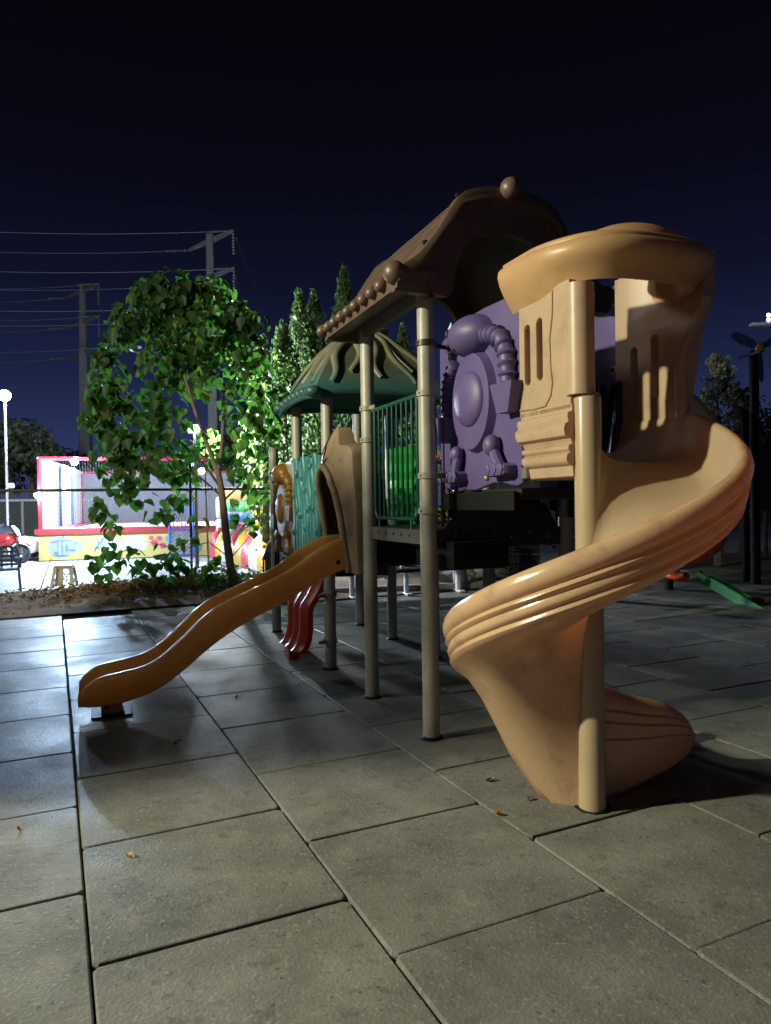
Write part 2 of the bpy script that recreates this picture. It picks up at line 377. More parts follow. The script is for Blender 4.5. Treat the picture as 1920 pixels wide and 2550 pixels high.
# decks
def deck(p0, p1, a0, a1, z, th_=.05, name='deck', m=None):
    m_ = MB(); m_.box(((p0+p1)/2, (a0+a1)/2, z-th_/2), (p1-p0, a1-a0, th_), 0, .008); return P_(m_, name, m or m_deck)
d1 = deck(.03, GU-.03, .03, GU-.03, 1.43)
for (q, dd) in (((.0, GU/2, 1.375), (.035, GU-.12, .105)), ((GU, GU/2, 1.375), (.035, GU-.12, .105)), ((GU/2, 0, 1.36), (GU-.12, .035, .13)), ((GU/2, GU, 1.375), (GU-.12, .035, .105))):
    m_ = MB(); m_.box(q, dd, 0, .006); b_ = P_(m_, 'deck_beam', m_beam if q[0] == 0 else m_deck, PS)
    if q[0] == 0:
        h = MB()
        for j in range(5): h.lathe([(.011,0),(.011,.004)], (0,0,0), 8) if False else h.ball((-.0185, .28+.15*j, 1.385), (.004,.013,.013), 8, 5)
        pieces(h, 'bolt_hole', m_hole, b_)
    if q[1] == 0:
        h = MB()
        for j in range(6): h.ball((.2+.15*j, -.019, 1.39 - .03*(j % 2)), (.007,.006,.012), 8, 5)
        pieces(h, 'bolt', m_bolt, b_)
d2 = deck(.03, GU-.03, GU+.05, 3*GU+1.1, 1.13)
m_ = MB(); m_.box((.0, 2.0*GU+.55, 1.06), (.04, 2*GU+.2, .1), 0, .006); m_.box((GU/2, GU+.06, 1.27), (GU-.12, .03, .32)); m_.box((GU, 2.0*GU+.55, 1.06), (.04, 2*GU+.2, .1), 0, .006)
m_.box((.16, 2*GU, 1.0), (.2,.06,.2), 0, .01)
P_(m_, 'deck_frame', m_black)
m_ = MB(); m_.box((.32, .14, 1.255), (.44,.6,.19), 0, .01); P_(m_, 'under_deck_box', m_black)
# raised entry platform to the spiral slide
m_ = MB(); m_.box((.63, -.30, 1.66), (.78, .95, .07), 0, .008); m_.box((.63, .17, 1.575), (.78,.02,.13)); P_(m_, 'step_platform', m_deck)
m_ = MB(); m_.prism([(.10,1.43),(1.02,1.43),(.92,1.60),(.24,1.60)], lambda x,y,t: V3((x,t,y)), -.05, -.035); P_(m_, 'riser_plate', m_deck)
m_ = MB()
m_.box((.205,-.3,1.62),(.03,.95,.12),0,.005); m_.box((1.04,-.3,1.66),(.03,.95,.24),0,.005); P_(m_, 'platform_beam', m_black)
m_ = MB(); m_.box((GU-.01,GU/2,1.86),(.03,GU-.16,.84),0,.01); P_(m_, 'side_barrier', m_black)

# brown roof ------------------------------------------------------
RC = .555
half = [(0,3.725),(.1,3.72),(.2,3.705),(.29,3.68),(.37,3.64),(.44,3.545),(.50,3.455),(.58,3.335),(.69,3.205),(.80,3.125),(.85,3.10)]
def roofz(d): return stable(half, abs(d))
m_ = MB(); NS = 44; rows = []
ts = [-.22,-.205,-.16,-.10,-.085,.1,.3,.5,.7,.9,1.1,1.235,1.25,1.31,1.355,1.37]
def rz_(d, a):
    edge = min(a+.22, 1.37-a); up = .028 if .01 < edge < .128 else 0.0
    return roofz(d) + up
for a in ts:
    outer = [V3((RC+d, a, rz_(d, a) - (.02 if a in (-.22,1.37) else 0))) for d in [lerp(-.85,.85,i/NS) for i in range(NS+1)]]
    inner = [V3((RC+d*.985, a, roofz(d)-.06)) for d in [lerp(.85,-.85,i/NS) for i in range(NS+1)]]
    rows.append(outer+inner)
for j in range(22):
    d = -.80 + j*.036
    pts = [V3((RC+d + .02*math.sin(a*5+j), a, roofz(d + .02*math.sin(a*5+j))+.002)) for a in [lerp(-.06,1.22,i/12) for i in range(13)]]
    if d < .05: m_.tube(pts, .006, 5)
m_.loft(rows); broof = P_(m_, 'roof', m_brown, smooth=34)
arch = [(-.85,2.985),(-.44,2.985),(-.425,3.05),(-.40,3.19),(-.35,3.29),(-.28,3.37),(-.17,3.43),(0,3.46)]
for a in (-.17, 1.28):
    m_ = MB(); out = [(RC+d, roofz(d)-.04) for d in [lerp(-.83,.83,i/30) for i in range(31)]]
    inn = [(RC+d, z) for d, z in arch] + [(RC-d, z) for d, z in reversed(arch[:-1])]
    # strip between rake and arch
    def samp(P, t):
        Ls = [0]
        for u_, v_ in zip(P, P[1:]): Ls.append(Ls[-1] + math.dist(u_, v_))
        x = t*Ls[-1]
        for i in range(len(P)-1):
            if x <= Ls[i+1] + 1e-9:
                k = (x-Ls[i])/max(1e-9, Ls[i+1]-Ls[i]); return (lerp(P[i][0],P[i+1][0],k), lerp(P[i][1],P[i+1][1],k))
        return P[-1]
    rr = []
    for i in range(49):
        o_, i_ = samp(out, i/48), samp(inn, i/48)
        rr.append([V3((o_[0],a,o_[1])), V3((i_[0],a,i_[1])), V3((i_[0],a+.06,i_[1])), V3((o_[0],a+.06,o_[1]))])
    m_.loft(rr); P_(m_, 'gable', m_brown, broof)
for s_ in (-1, 1):
    m_ = MB(); e = RC + s_*.845
    m_.loft([[V3((e,a,3.11)), V3((e,a,3.0)), V3((e-s_*.12,a,3.02)), V3((e-s_*.23,a,3.07)), V3((e-s_*.25,a,2.985)), V3((e-s_*.29,a,2.985)), V3((e-s_*.29,a,3.13))] for a in (-.2, .2, .6, 1.0, 1.35)])
    P_(m_, 'eave', m_brown, broof, smooth=25)
    m_ = MB()
    for j in range(10):
        a = lerp(-.15, 1.345, (j/9)**.97); rr = .048 if j else .078
        if j == 9: rr = .055
        tiltm = Matrix.Rotation(s_*.5, 3, 'Y')
        m_.ball((e + s_*(.012 if j else -.005), a, 3.075 + (.03 if j == 0 else 0)), (rr*1.25, rr, rr*.95) if j else rr, 14, 9, tiltm if j else None)
    pieces(m_, 'eave_knob', m_brown, broof, smooth=60)
m_ = MB(); m_.ball((RC-.02,-.24,3.735), (.068,.075,.072), 18, 12); m_.ball((RC-.02,1.38,3.775), .08, 14, 10); pieces(m_, 'ridge_ball', m_brown, broof, smooth=60)
m_ = MB()
for d, a in ((-.60,-.1),(-.35,-.1)):
    m_.ball((RC+d, a-.02, roofz(d)+.03), (.028,.012,.02), 10, 6)
pieces(m_, 'rivet_hole', m_hole, broof)

# green roof ------------------------------------------------------
GC = V3((.565, 2.79, 0)); HX, HY = .73, .66
def hip(u_, v_, t, lift=0.0):               # u,v in -1..1 on the eave square, t 0 eave .. 1 top
    k = lerp(1.0, .17, t); z = 2.735 + .70 * (t**.9 + .10*math.sin(t*math.pi)) + lift
    corner = (abs(u_)*abs(v_))**3 * .05 * (1-t)
    return V3((GC.x + u_*HX*k, GC.y + v_*HY*k, z - corner))
def sq(s_):
    s_ = s_ % 4; 
    if s_ < 1: return (-1+2*s_, -1)
    if s_ < 2: return (1, -1+2*(s_-1))
    if s_ < 3: return (1-2*(s_-2), 1)
    return (-1, 1-2*(s_-3))
m_ = MB(); NT, NQ = 12, 64; rows = []
for i in range(NT+1):
    t = i/NT; rows.append([hip(*sq(4*j/NQ), t, .0) for j in range(NQ)])
top = [hip(*sq(4*j/NQ), 1, .03) + (GC - hip(*sq(4*j/NQ), 1))*V3((.25,.25,0)) for j in range(NQ)]
und = [[hip(*sq(4*j/NQ), t, -.07) * 1.0 for j in range(NQ)] for t in (0, .3, .6, .95)]
m_.loft(list(reversed(und)) + rows + [top]); groof = P_(m_, 'roof', m_green, smooth=40)
m_ = MB(); eave = [hip(*sq(4*j/NQ), 0, -.03) for j in range(NQ)]
m_.loft([[eave[j] + (V3((math.copysign(1, eave[j].x-GC.x) if abs(abs(eave[j].x-GC.x)-HX) < .01 else 0, math.copysign(1, eave[j].y-GC.y) if abs(abs(eave[j].y-GC.y)-HY) < .01 else 0, 0))*(.03*math.cos(q)) + V3((0,0,.042*math.sin(q)))) for q in [2*math.pi*k/10 for k in range(10)]] for j in range(NQ)], True, False, True)
for v_ in (-1, 1):
    for u_ in (-1, 1): m_.ball(hip(u_, v_, 0, .005), (.085,.085,.06), 14, 9)
for j in range(1, 8): m_.ball(hip(-1, -1 + j*.25, 0, 0), (.055,.05,.05), 12, 8)
P_(m_, 'eave_rim', m_tealrim, groof, smooth=60)
m_ = MB(); rs = random.Random(5)
for side in range(4):
    for j in range(5):
        u0 = -.86 + j*.43; path = []
        for i in range(15):
            t = .97 - i/14*rs.choice([.82,.86,.9]) if False else lerp(.98, .07 + .05*((j*2+side) % 3), i/14)
            wv = .11*math.sin(i*.62 + j*1.9)*(1-t*.6)
            q = {0:(u0+wv,-1),1:(1,u0+wv),2:(u0+wv,1),3:(-1,u0+wv)}[side]
            q = (max(-1,min(1,q[0])), max(-1,min(1,q[1])))
            path.append(hip(q[0], q[1], t, .012))
        m_.tube(path, lambda s: .030+.016*math.sin(min(1,s*1.05)*math.pi), 8, flat=.6)
        if j in (1, 3):
            b0 = path[5]; path2 = [lerp(path[5+i], path[5+i] + (hip(.15,-1,.5) - hip(0,-1,.5) if side in (0,2) else hip(-1,.15,.5)-hip(-1,0,.5)) * (.9*math.sin(i/7*1.6)), 1) for i in range(8)]
            m_.tube(path2, .022, 6)
pieces(m_, 'vine_strand', m_strandf, groof, smooth=60)
m_ = MB(); m_.lathe([(.02,3.36),(.12,3.39),(.14,3.42),(.11,3.455),(.03,3.465)], (GC.x-.13, GC.y-.1, 0), 18); m_.lathe([(.02,3.40),(.10,3.425),(.13,3.455),(.09,3.485),(.03,3.49)], (GC.x+.16, GC.y-.08, 0), 18); pieces(m_, 'roof_cap', m_strand, groof, smooth=60)

# green railing between the first two posts --------------------------------
rl = MB(); aL, aR, zb, zt = .155, .975, 1.50, 2.37
rl.tube([(0,aL,zt),(0,aL,zb+.07)] + [(0, aL+.07-.07*math.cos(q), zb+.07-.07*math.sin(q)) for q in [RD(18*i) for i in range(1,5)]] + [(0,aL+.07,zb),(0,aR-.07,zb)] + [(0, aR-.07+.07*math.sin(q), zb+.07-.07*math.cos(q)) for q in [RD(18*i) for i in range(1,5)]] + [(0,aR,zb+.07),(0,aR,zt)], .014, 10)
rl.tube([(0,aL-.05,zt),(0,aR+.05,zt)], .017, 10)
railing = P_(rl, 'railing', m_grail, smooth=60)
for j in range(8):
    b_ = MB(); a = aL + (aR-aL)*(j+1)/9; b_.tube([(0,a,zb),(0,a,zt)], .0105, 8); P_(b_, 'bar', m_grail, railing, smooth=60)
for a in (aL+.1, aR-.1):
    b_ = MB(); b_.box((-.012,a,zb-.05),(.012,.03,.1),0,.003); P_(b_, 'bracket', m_grail, railing)

# hut-shaped slide entrance ----------------------------------------------
AC = 1.695
hutp = [(-.43,1.06),(.43,1.06),(.44,1.6),(.43,2.05),(.41,2.12),(.34,2.15),(.24,2.18),(.15,2.25),(.07,2.285),(-.07,2.285),(-.15,2.25),(-.28,2.14),(-.41,2.02),(-.44,1.95),(-.44,1.5)]
hutp = [(-x, y) for x, y in hutp]
def outl(P, n=4):
    out = []
    for i in range(len(P)): 
        a, b = P[i-1], P[i]
        out.append(b)
    return out
archo = [(.30,1.08),(.30,1.45),(.28,1.70),(.22,1.88),(.12,1.97),(0,2.0),(-.12,1.97),(-.22,1.88),(-.28,1.70),(-.30,1.45),(-.30,1.08)]
def hutplate(t):  # panel with an arched hole, built as a strip from the outline to the arch
    out = [(-.45,1.02),(-.46,1.55),(-.455,1.93),(-.37,2.02),(-.25,2.13),(-.13,2.24),(-.06,2.29),(0,2.31),(.06,2.30),(.11,2.25),(.155,2.17),(.22,2.135),(.34,2.13),(.43,2.09),(.46,1.6),(.45,1.02)]
    inn = [(-.25,1.02),(-.25,1.5),(-.22,1.72),(-.16,1.86),(-.08,1.93),(0,1.95),(.08,1.93),(.16,1.86),(.22,1.72),(.25,1.5),(.25,1.02)]
    return out, inn
out, inn = hutplate(0)
m_ = MB(); rr = []
def bulge(x, z): 
    u_ = max(0, min(1,(z-1.05)/.75)); d_ = max(0, min(1, (2.32-z)/.42)); d_ = d_*d_*(3-2*d_)
    return -.07 - .15*max(0, 1-(x/.47)**2) * u_ * (.15+.85*d_)
for i in range(57):
    o_, i_ = samp(out, i/56), samp(inn, i/56); ring = []
    for k in (0,.04,.15,.3,.45,.6,.75,.9,.97,1):
        x, z = lerp(o_[0],i_[0],k), lerp(o_[1],i_[1],k)
        pb = bulge(x, z) if k > 0 else -.06
        ring.append(V3((pb, AC - x, z)))
    ring += [V3((.03, AC-i_[0], i_[1])), V3((.03, AC-o_[0], o_[1]))]
    rr.append(ring)
m_.loft(rr); hut = P_(m_, 'slide_entrance', m_tan, smooth=40)
m_ = MB(); path = [V3((bulge(x,z)-.01, AC-x, z)) for x, z in inn]
pp = [samp(inn, i/40) for i in range(41)]
m_.tube([V3((bulge(x,z)-.012, AC-x, z)) for x, z in pp], .032, 10); P_(m_, 'arch_rim', m_tan, hut, smooth=60)
m_ = MB(); rr = []
for i in range(33):
    x, z = samp(inn, i/32); rr.append([V3((bulge(x,z)+.01, AC-x*.98, z)), V3((.12, AC-x*.9, z-.03)), V3((.3, AC-x*.9, z-.05))])
m_.loft(rr, False, False); P_(m_, 'tunnel', m_darkbrown, hut, smooth=60)
m_ = MB()
for zz, aa in (((2.22,.03),(2.12,.22),0) , ((2.12,.24),(1.98,.10),0)) if False else []: pass
pa = [V3((bulge(x,z)-.004, AC+x, z)) for x, z in ((.33,2.08),(.22,2.16),(.10,2.26))]; m_.tube(pa, .008, 6)
pa = [V3((bulge(x,z)-.004, AC+x, z)) for x, z in ((.20,2.17),(.12,2.10),(.06,2.0),(.0,1.985),(-.03,2.03))]; m_.tube(pa, .008, 6)
P_(m_, 'moulded_line', m_darkbrown, hut, smooth=60)

# teal log panel -----------------------------------------------------------
m_ = MB(); a0_, a1_ = 2*GU+.08, 3*GU-.08
for j in range(9):
    a = lerp(a0_, a1_, (j+.5)/9); ph = j*1.7
    path = [V3((-.03 + .012*math.sin(i*.9+ph), a + .014*math.sin(i*.7+ph), lerp(1.02, 2.10 + .03*math.sin(ph), i/16))) for i in range(17)]
    m_.tube(path, lambda s, ph=ph: .052 + .010*math.sin(s*14+ph), 10)
    for z in (1.35, 1.75):
        zz = z + .25*math.sin(ph*2.3); m_.ball((-.075, a+.008*math.sin(ph), zz), (.022,.024,.05), 10, 7); m_.ball((-.09, a+.008*math.sin(ph), zz), (.014,.012,.028), 8, 6)
P_(m_, 'log_panel', m_teal, smooth=60)

# figure panels ------------------------------------------------------------
def figure_panel(to_, mbase, mfig, mbelly, name, edge, mirror=False):
    """to(x, z, d): x 0..1 across, z 0..1 up, d metres out of the panel"""
    b = MB()
    wav = [(0,.06),(.06,.02),(.12,.0),(.2,.015),(.3,.002),(.38,-.008),(.48,-.01),(.57,.005),(.68,.024),(.78,.026),(.88,.008),(.95,.002),(1,.015)]
    ol = wav + [(1,.97),(.985,.99)] + ([(.6,1.0),(.35,.99),(.2,.97)] if edge else [(.9,1.0),(.6,.99),(.35,.97),(.2,.95)]) + [(.06,.93),(.015,.9),(0,.88)]
    b.prism(ol, lambda x, z, t: to_(x, z, t), -.035, 0.0, .006)
    pan = P_(b, name, mbase, smooth=35)
    sh_ = .09
    def to(x, z, d): return to_(x + sh_, z, d)
    def el(cx, cz, rx, rz_, d0, d1, n=36, dome=0):
        q = MB(); rr = [[to(cx+rx*k*math.cos(2*math.pi*i/n), cz+rz_*k*math.sin(2*math.pi*i/n), d) for i in range(n)] for k, d in ([(1.06,d0),(1.02,d0+(d1-d0)*.5),(.985,d1*.96),(.95,d1)] + ([(k, d1 + dome*math.sqrt(max(0,1-k*k))) for k in (.74,.72,.66,.55,.4,.25,.1)] if dome else [(.5,d1),(.1,d1)]))]
        q.loft(rr); return q
    P_(el(.415,.49,.235,.275,0,.055), 'belly', mbelly or mfig, pan, smooth=40)
    q = MB(); n = 32; rr = []
    for k in (1.0,.97,.9,.78,.62,.45,.28,.1):
        rr.append([to(.415+.175*k*math.cos(2*math.pi*i/n), .505+.16*k*math.sin(2*math.pi*i/n), .05+.065*math.sqrt(max(0,1-k*k))) for i in range(n)])
    q.loft(rr); P_(q, 'tummy', mfig, pan, smooth=60)
    # head
    q = MB(); rr = []
    for k in (1.0,.97,.9,.78,.62,.45,.28,.1):
        rr.append([to(0.405+.215*k*math.cos(2*math.pi*i/n)+.0, .865+.118*k*math.sin(2*math.pi*i/n), .0+.17*math.sqrt(max(0,1-k*k))) for i in range(n)])
    q.loft(rr); hd = P_(q, 'head', mfig, pan, smooth=60)
    q = MB()
    q.ball(to(.31,.885,.155), (.012,.018,.024), 10, 6); q.ball(to(.20,.845,.09), (.010,.010,.012), 10, 6)
    q.tube([to(.25,.80,.12), to(.28,.785,.128), to(.32,.78,.13), to(.36,.79,.13)], .008, 6)
    pieces(q, 'face_mark', m_eye, hd, smooth=60)
    for sgn, pts in ((1, ((.60,.83),(.70,.815),(.775,.77),(.82,.70),(.835,.62),(.835,.54))), (-1, ((.20,.74),(.13,.69),(.09,.62),(.075,.55),(.075,.48),(.08,.44)))):
        q = MB(); L_ = 64; path = []
        for i in range(L_+1):
            x, z = samp(pts, i/L_); path.append(to(x, z, .035))
        if sgn > 0: q.tube(path, lambda s: .050 + .016*max(0, math.sin(s*math.pi*2*8))**1.0, 12)
        else: q.tube(path, lambda s: .038 + .012*max(0, math.sin(s*math.pi*2*8)), 12)
        ar = P_(q, 'arm', mfig, pan, smooth=50)
        x, z = pts[-1]; q = MB(); hw = .105 if sgn > 0 else .06
        q.loft([[to(x-hw,z-.005,0), to(x+hw,z-.005,0), to(x+hw,z-.005,.085), to(x-hw,z-.005,.095)], [to(x-hw*.95,z-.02,0), to(x+hw,z-.02,0), to(x+hw,z-.02,.085), to(x-hw*.95,z-.02,.095)], [to(x-hw*.45,z-.16,0), to(x+hw*.55,z-.16,0), to(x+hw*.55,z-.16,.08), to(x-hw*.45,z-.16,.09)]])
        P_(q, 'hand', mfig, ar, smooth=20)
    for x, z, s_ in ((.66,.225,1),(.22,.205,.8)):
        q = MB(); q.ball(to(x,z,.045), (.055*s_,.06*s_,.068*s_), 14, 9)
        x2 = x + (.09 if s_ == 1 else -.015)
        q.tube([to(x+.01,z-.02,.04), to(lerp(x,x2,.6),z-.075,.045), to(x2,z-.12,.045)], .036, 10)
        rr = []
        for k, d in ((1,0),(1,.06),(.9,.085),(.6,.09)):
            rr.append([to(x2 + (.115 if s_ == 1 else .075)*k*cx_, z-.135 + .036*k*cz_, d) for cx_, cz_ in ((-1,-.9),(-.8,-1),(.8,-.9),(1,-.6),(1,.5),(.7,.9),(-.6,1.1),(-1,.8))])
        q.loft(rr); ft = P_(q, 'foot', mfig, pan, smooth=35)
        q = MB()
        for j in range(3):
            xx = x2 - .07*s_ + j*.07*s_; q.tube([to(xx,z-.105,.088), to(xx+.025,z-.135,.092), to(xx,z-.165,.088)], .007, 6)
        pieces(q, 'toe_line', mbase if mbelly is None else mbelly, ft, smooth=60)
    q = MB(); q.ball(to(.535,.055,.006), (.02,.02,.02), 12, 7); P_(q, 'bolt', m_bolt, pan, smooth=60)
    return pan
PP = .205
def pur(x, z, d): return V3((PP - d, lerp(.20, -.845, x), lerp(1.705, 2.85, z)))
purple = figure_panel(pur, m_purple, m_purple, None, 'figure_panel', True)
purple['label'] = 'purple figure panel with ribbed arms'
def pur2(x, z, d): return V3((1.06 + d, lerp(-.845, .2, x), lerp(1.705, 2.85, z)))
figure_panel(pur2, m_purple, m_purple, None, 'figure_panel', True)
def yel(x, z, d): return V3((-.015 - d*.85, lerp(4*GU-.075, 3*GU+.075, x), lerp(1.0, 2.13, z)))
yp = figure_panel(yel, m_greyw, m_yellow, m_greyw, 'figure_panel', False)
yp['label'] = 'yellow and grey figure panel'
m_ = MB(); m_.box((PP-.01,-.90,1.80),(.03,.05,.11),0,.004); mt_ = P_(m_, 'hinge_bracket', m_steel)
m_ = MB(); m_.ball((PP-.027,-.89,1.82),(.004,.008,.012),8,5); m_.ball((PP-.027,-.91,1.82),(.004,.008,.012),8,5); pieces(m_, 'bolt_hole', m_hole, mt_)

# ochre wavy slide --------------------------------------------------------
rimt = [(-.02,1.34),(.15,1.325),(.30,1.265),(.45,1.175),(.62,1.065),(.92,.93),(1.165,.83),(1.336,.72),(1.5,.57),(1.66,.44),(1.77,.385),(1.95,.35),(2.1,.325),(2.2,.27),(2.26,.20)]
lowt = [(-.02,1.07),(.24,1.00),(.49,.875),(.62,.795),(.9,.68),(1.21,.505),(1.5,.285),(1.7,.16),(1.89,.105),(2.07,.085),(2.2,.09),(2.26,.10)]
A0_, A1_ = 1.435, 1.945
def slide_ring(p):
    r = stable(rimt, p); l = stable(lowt, p); w_ = .045; fl = max(l+.02, r-.19)
    h = r - l; am = (A0_+A1_)/2
    sec = [(A0_+.06,l),(A0_+.02,l+.025),(A0_+.005,l+.07),(A0_+.002,l+h*.42),(A0_-.006,l+h*.45),(A0_-.004,l+h*.7),(A0_-.010,r-.045),(A0_-.006,r-.018),(A0_+.012,r-.002),(A0_+.034,r-.003),(A0_+.052,r-.02),(A0_+.06,r-.06),(A0_+.075,r-.12),(A0_+.115,fl+.02),(A0_+.17,fl)]
    full = sec + [(2*am - x, z) for x, z in reversed(sec)]
    return [V3((-p, x, z)) for x, z in full]
m_ = MB(); m_.loft([slide_ring(p) for p in [lerp(-.02, 2.26, i/60) for i in range(61)]]); slide = P_(m_, 'wavy_slide', m_ochre, smooth=50)
m_ = MB(); m_.box((-2.02, 1.69, .05),(.16,.30,.10),0,.02); P_(m_, 'slide_foot', m_ochre, slide)
m_ = MB(); m_.box((-2.02, 1.69, .006),(.30,.45,.012),0,.004); P_(m_, 'foot_plate', m_black, slide)
m_ = MB()
for a in (1.52, 1.86): m_.ball((-2.06, a, .075), .018, 8, 6)
m_.ball((-.18, A0_-.002, 1.115), (.02,.006,.02), 8, 6)
pieces(m_, 'bolt', m_hole, slide)

# red chute under the second deck ------------------------------------------
m_ = MB(); rings = []
for i in range(21):
    s_ = i/20; p = .04 - .30*s_**1.3 + .04*math.sin(s_*9); z = .98*(1-s_)**1.05 + .15; rr = []
    for k in range(25):
        x = k/24; a = lerp(2.52, 3.22, x); rg_ = .06*abs(math.sin(x*math.pi*3)); rr.append(V3((p - rg_, a, z + .03*math.sin(s_*12))))
    rings.append(rr + [q + V3((.05,0,-.02)) for q in reversed(rr)])
m_.loft(rings); chute = P_(m_, 'red_chute', m_red, smooth=50)
m_ = MB(); m_.box((-.22, 2.9, .07),(.12,.2,.14),0,.015); P_(m_, 'chute_foot', m_red, chute)
# far-side panels
m_ = MB(); rr = []
for i in range(13):
    z = 1.15 + i/12*1.08; wd = .40*(1-.25*max(0,(i-9)/3)); st = .05*(i % 2)
    rr.append([V3((GU-.02-st, 2.95-wd, z)), V3((GU-.10-st, 2.95-wd*.5, z)), V3((GU-.12-st, 2.95, z)), V3((GU-.10-st, 2.95+wd*.5, z)), V3((GU-.02-st, 2.95+wd, z)), V3((GU+.05, 2.95+wd, z)), V3((GU+.05, 2.95-wd, z))])
m_.loft(rr); P_(m_, 'climbing_panel', m_gpanel, smooth=20)
m_ = MB()
for a, z1 in ((3.48, 2.05), (3.56, 2.0), (3.67, 1.95)): m_.tube([(GU-.35, a, 1.1), (GU-.35, a, z1)], .035, 10)
pieces(m_, 'blue_pipe', m_bluepipe, PS, smooth=60)
m_ = MB()
for j in range(7): m_.tube([(GU, .15+j*.14+GU*.9, 1.46), (GU, .15+j*.14+GU*.9, 2.15)], .02, 8)
m_.tube([(GU, GU, 2.08),(GU, 2.05*GU, 2.08)], .022, 8); P_(m_, 'copper_railing', m_copper, smooth=60)
m_ = MB(); m_.box((.17,.22,1.905),(.26,.022,.022),0,.004); cb = P_(m_, 'copper_gate', m_copper)
for x in (.08,.15,.22): m_ = MB(); m_.tube([(x,.22,1.44),(x,.22,1.95)], .012, 8); P_(m_, 'bar', m_copper, cb)
# dark blue panel on the far side of the spiral entry
m_ = MB(); rr = []
for i in range(17):
    z = lerp(1.5, 2.36, i/16); wv = .05*math.sin(i*.9)
    rr.append([V3((.955 + .03*math.sin(k*1.25+.35*i) , lerp(-.80,-.12,k/20), z)) for k in range(21)] + [V3((1.015, lerp(-.12,-.80,k/20), z)) for k in range(21)])
m_.loft(rr); P_(m_, 'blue_panel', m_blue, smooth=60)

# ---------------------------------------------------------------- spiral slide
CP, CA = .281, -1.352
rimh = [(0,2.10),(20,1.99),(40,1.88),(60,1.775),(100,1.57),(140,1.365),(160,1.262),(180,1.155),(206,1.015),(240,.83),(270,.68),(280,.64)]
def rimz(f): return stable(rimh, f)
# outer cross-section: (r, dz from the rim top)
INN = [(.070,-.10),(.075,-.16),(.09,-.215),(.13,-.255),(.19,-.275),(.30,-.285),(.44,-.285),(.55,-.275),(.62,-.245),(.66,-.18),(.680,-.10),(.688,-.05)]
RIM = [(.694,-.022),(.708,-.005),(.725,.0),(.745,-.006),(.762,-.028),(.770,-.060),(.766,-.090),(.752,-.108),(.742,-.114),(.752,-.121),(.757,-.135),(.748,-.150),(.738,-.156),(.742,-.165),(.747,-.185),(.740,-.203),(.724,-.212),(.731,-.221),(.735,-.236),(.726,-.25),(.71,-.262)]
UND = [(.66,-.29),(.58,-.318),(.45,-.34),(.30,-.355),(.18,-.365),(.070,-.375)]
def section(f):
    dn = max(0, min(1, (f-150)/88)); dn = dn*dn*(3-2*dn); z0 = rimz(f)
    out = []
    for r, dz in INN: out.append((r, z0+dz))
    for r, dz in RIM: out.append((r, z0+dz))
    for i, (r, dz) in enumerate(UND):
        dd = (0, .09, .33, .50, .62, .70)[i]*dn
        out.append((r, max(-.03, z0+dz-dd)))
    return out
m_ = MB(); rings = []
def pos(f, r, z):
    a = -RD(f); return V3((CP + r*math.cos(a), CA + r*math.sin(a), z))
for i in range(0, 13):     # straight entry
    a = lerp(-.70, CA, i/13); s_ = lerp(2.115, 2.10, i/13)
    sec = section(0)
    rings.append([V3((CP + min(r, lerp(.712, .77, max(0,(i-9)/4)**2)), a, z + (.012*(1-i/13)))) for r, z in sec])
for i in range(112):
    f = i*2.5; rings.append([pos(f, r, z) for r, z in section(f)])
m_.loft(rings)
sp = P_(m_, 'spiral_slide', m_spiral, smooth=50)
sp.data.materials.append(m_floor); nS = len(INN)+len(RIM)+len(UND)
for pi, pol in enumerate(sp.data.polygons):
    if len(pol.vertices) == 4 and pi % nS < len(INN)+1: pol.material_index = 1
# moulded seams across the floor
m_ = MB()
for f in (52, 84):
    z0 = rimz(f); m_.tube([pos(f + (r-.1)*14, r, rimz(f + (r-.1)*14) + dz + .001) for r, dz in INN[3:]], .006, 6)
P_(m_, 'floor_seam', m_spiral, sp, smooth=60)
# column
m_ = MB(); m_.lathe([(.070,0),(.070,2.14),(.066,2.165),(.05,2.175)], (CP,CA,0), 32); P_(m_, 'column', m_col, sp, smooth=60)
m_ = MB(); m_.lathe([(.10,.001),(.098,.007),(.072,.009)], (CP+.012,CA+.01,0), 9); P_(m_, 'floor_cut', m_black, sp)
m_ = MB(); m_.lathe([(.072,2.18),(.072,2.74)], (CP-.03,CA+.012,0), 32); m_.lathe([(.075,2.165),(.075,2.185)], (CP-.03,CA+.012,0), 32); P_(m_, 'upper_column', m_slot, sp, smooth=60)
# exit trough
m_ = MB(); rings = []
ez = [(0,.665),(.12,.61),(.25,.57),(.40,.515),(.60,.455),(.70,.405),(.77,.35),(.80,.29)]
el_ = [(0,-.03),(.2,-.03),(.35,.0),(.55,.05),(.68,.09),(.78,.135),(.80,.17)]
for i in range(33):
    s_ = .13 + i/32*.67; z0 = stable(ez, s_); lo = stable(el_, s_); sh = 1 - .10*max(0,(s_-.6)/.2)**2
    h = z0-lo; sec = []
    prof = [(.30,0,1),(.18,0,1),(.10,.02,1),(.07,.10,1),(.06,.30,1),(.052,.5,1),(.045,.555,1),(.055,.57,1),(.050,.6,1),(.047,.70,1),(.060,.715,1),(.055,.73,1),(.058,.80,1),(.075,.82,1),(.07,.85,1),(.082,.92,1),(.10,.965,1),(.125,.99,1),(.15,1.0,1),(.18,.985,1),(.20,.94,1),(.215,.8,1),(.24,.62,1),(.30,.52,1),(.40,.50,1)]
    for r, k, _ in prof: sec.append((r, lo + h*k))
    c = .41; full = sec + [(2*c - r, z) for r, z in reversed(sec[:-1])]
    rings.append([V3((CP + s_, CA + c + (r-c)*sh, z)) for r, z in full])
m_.loft(rings); P_(m_, 'exit_trough', m_spiral, sp, smooth=50)
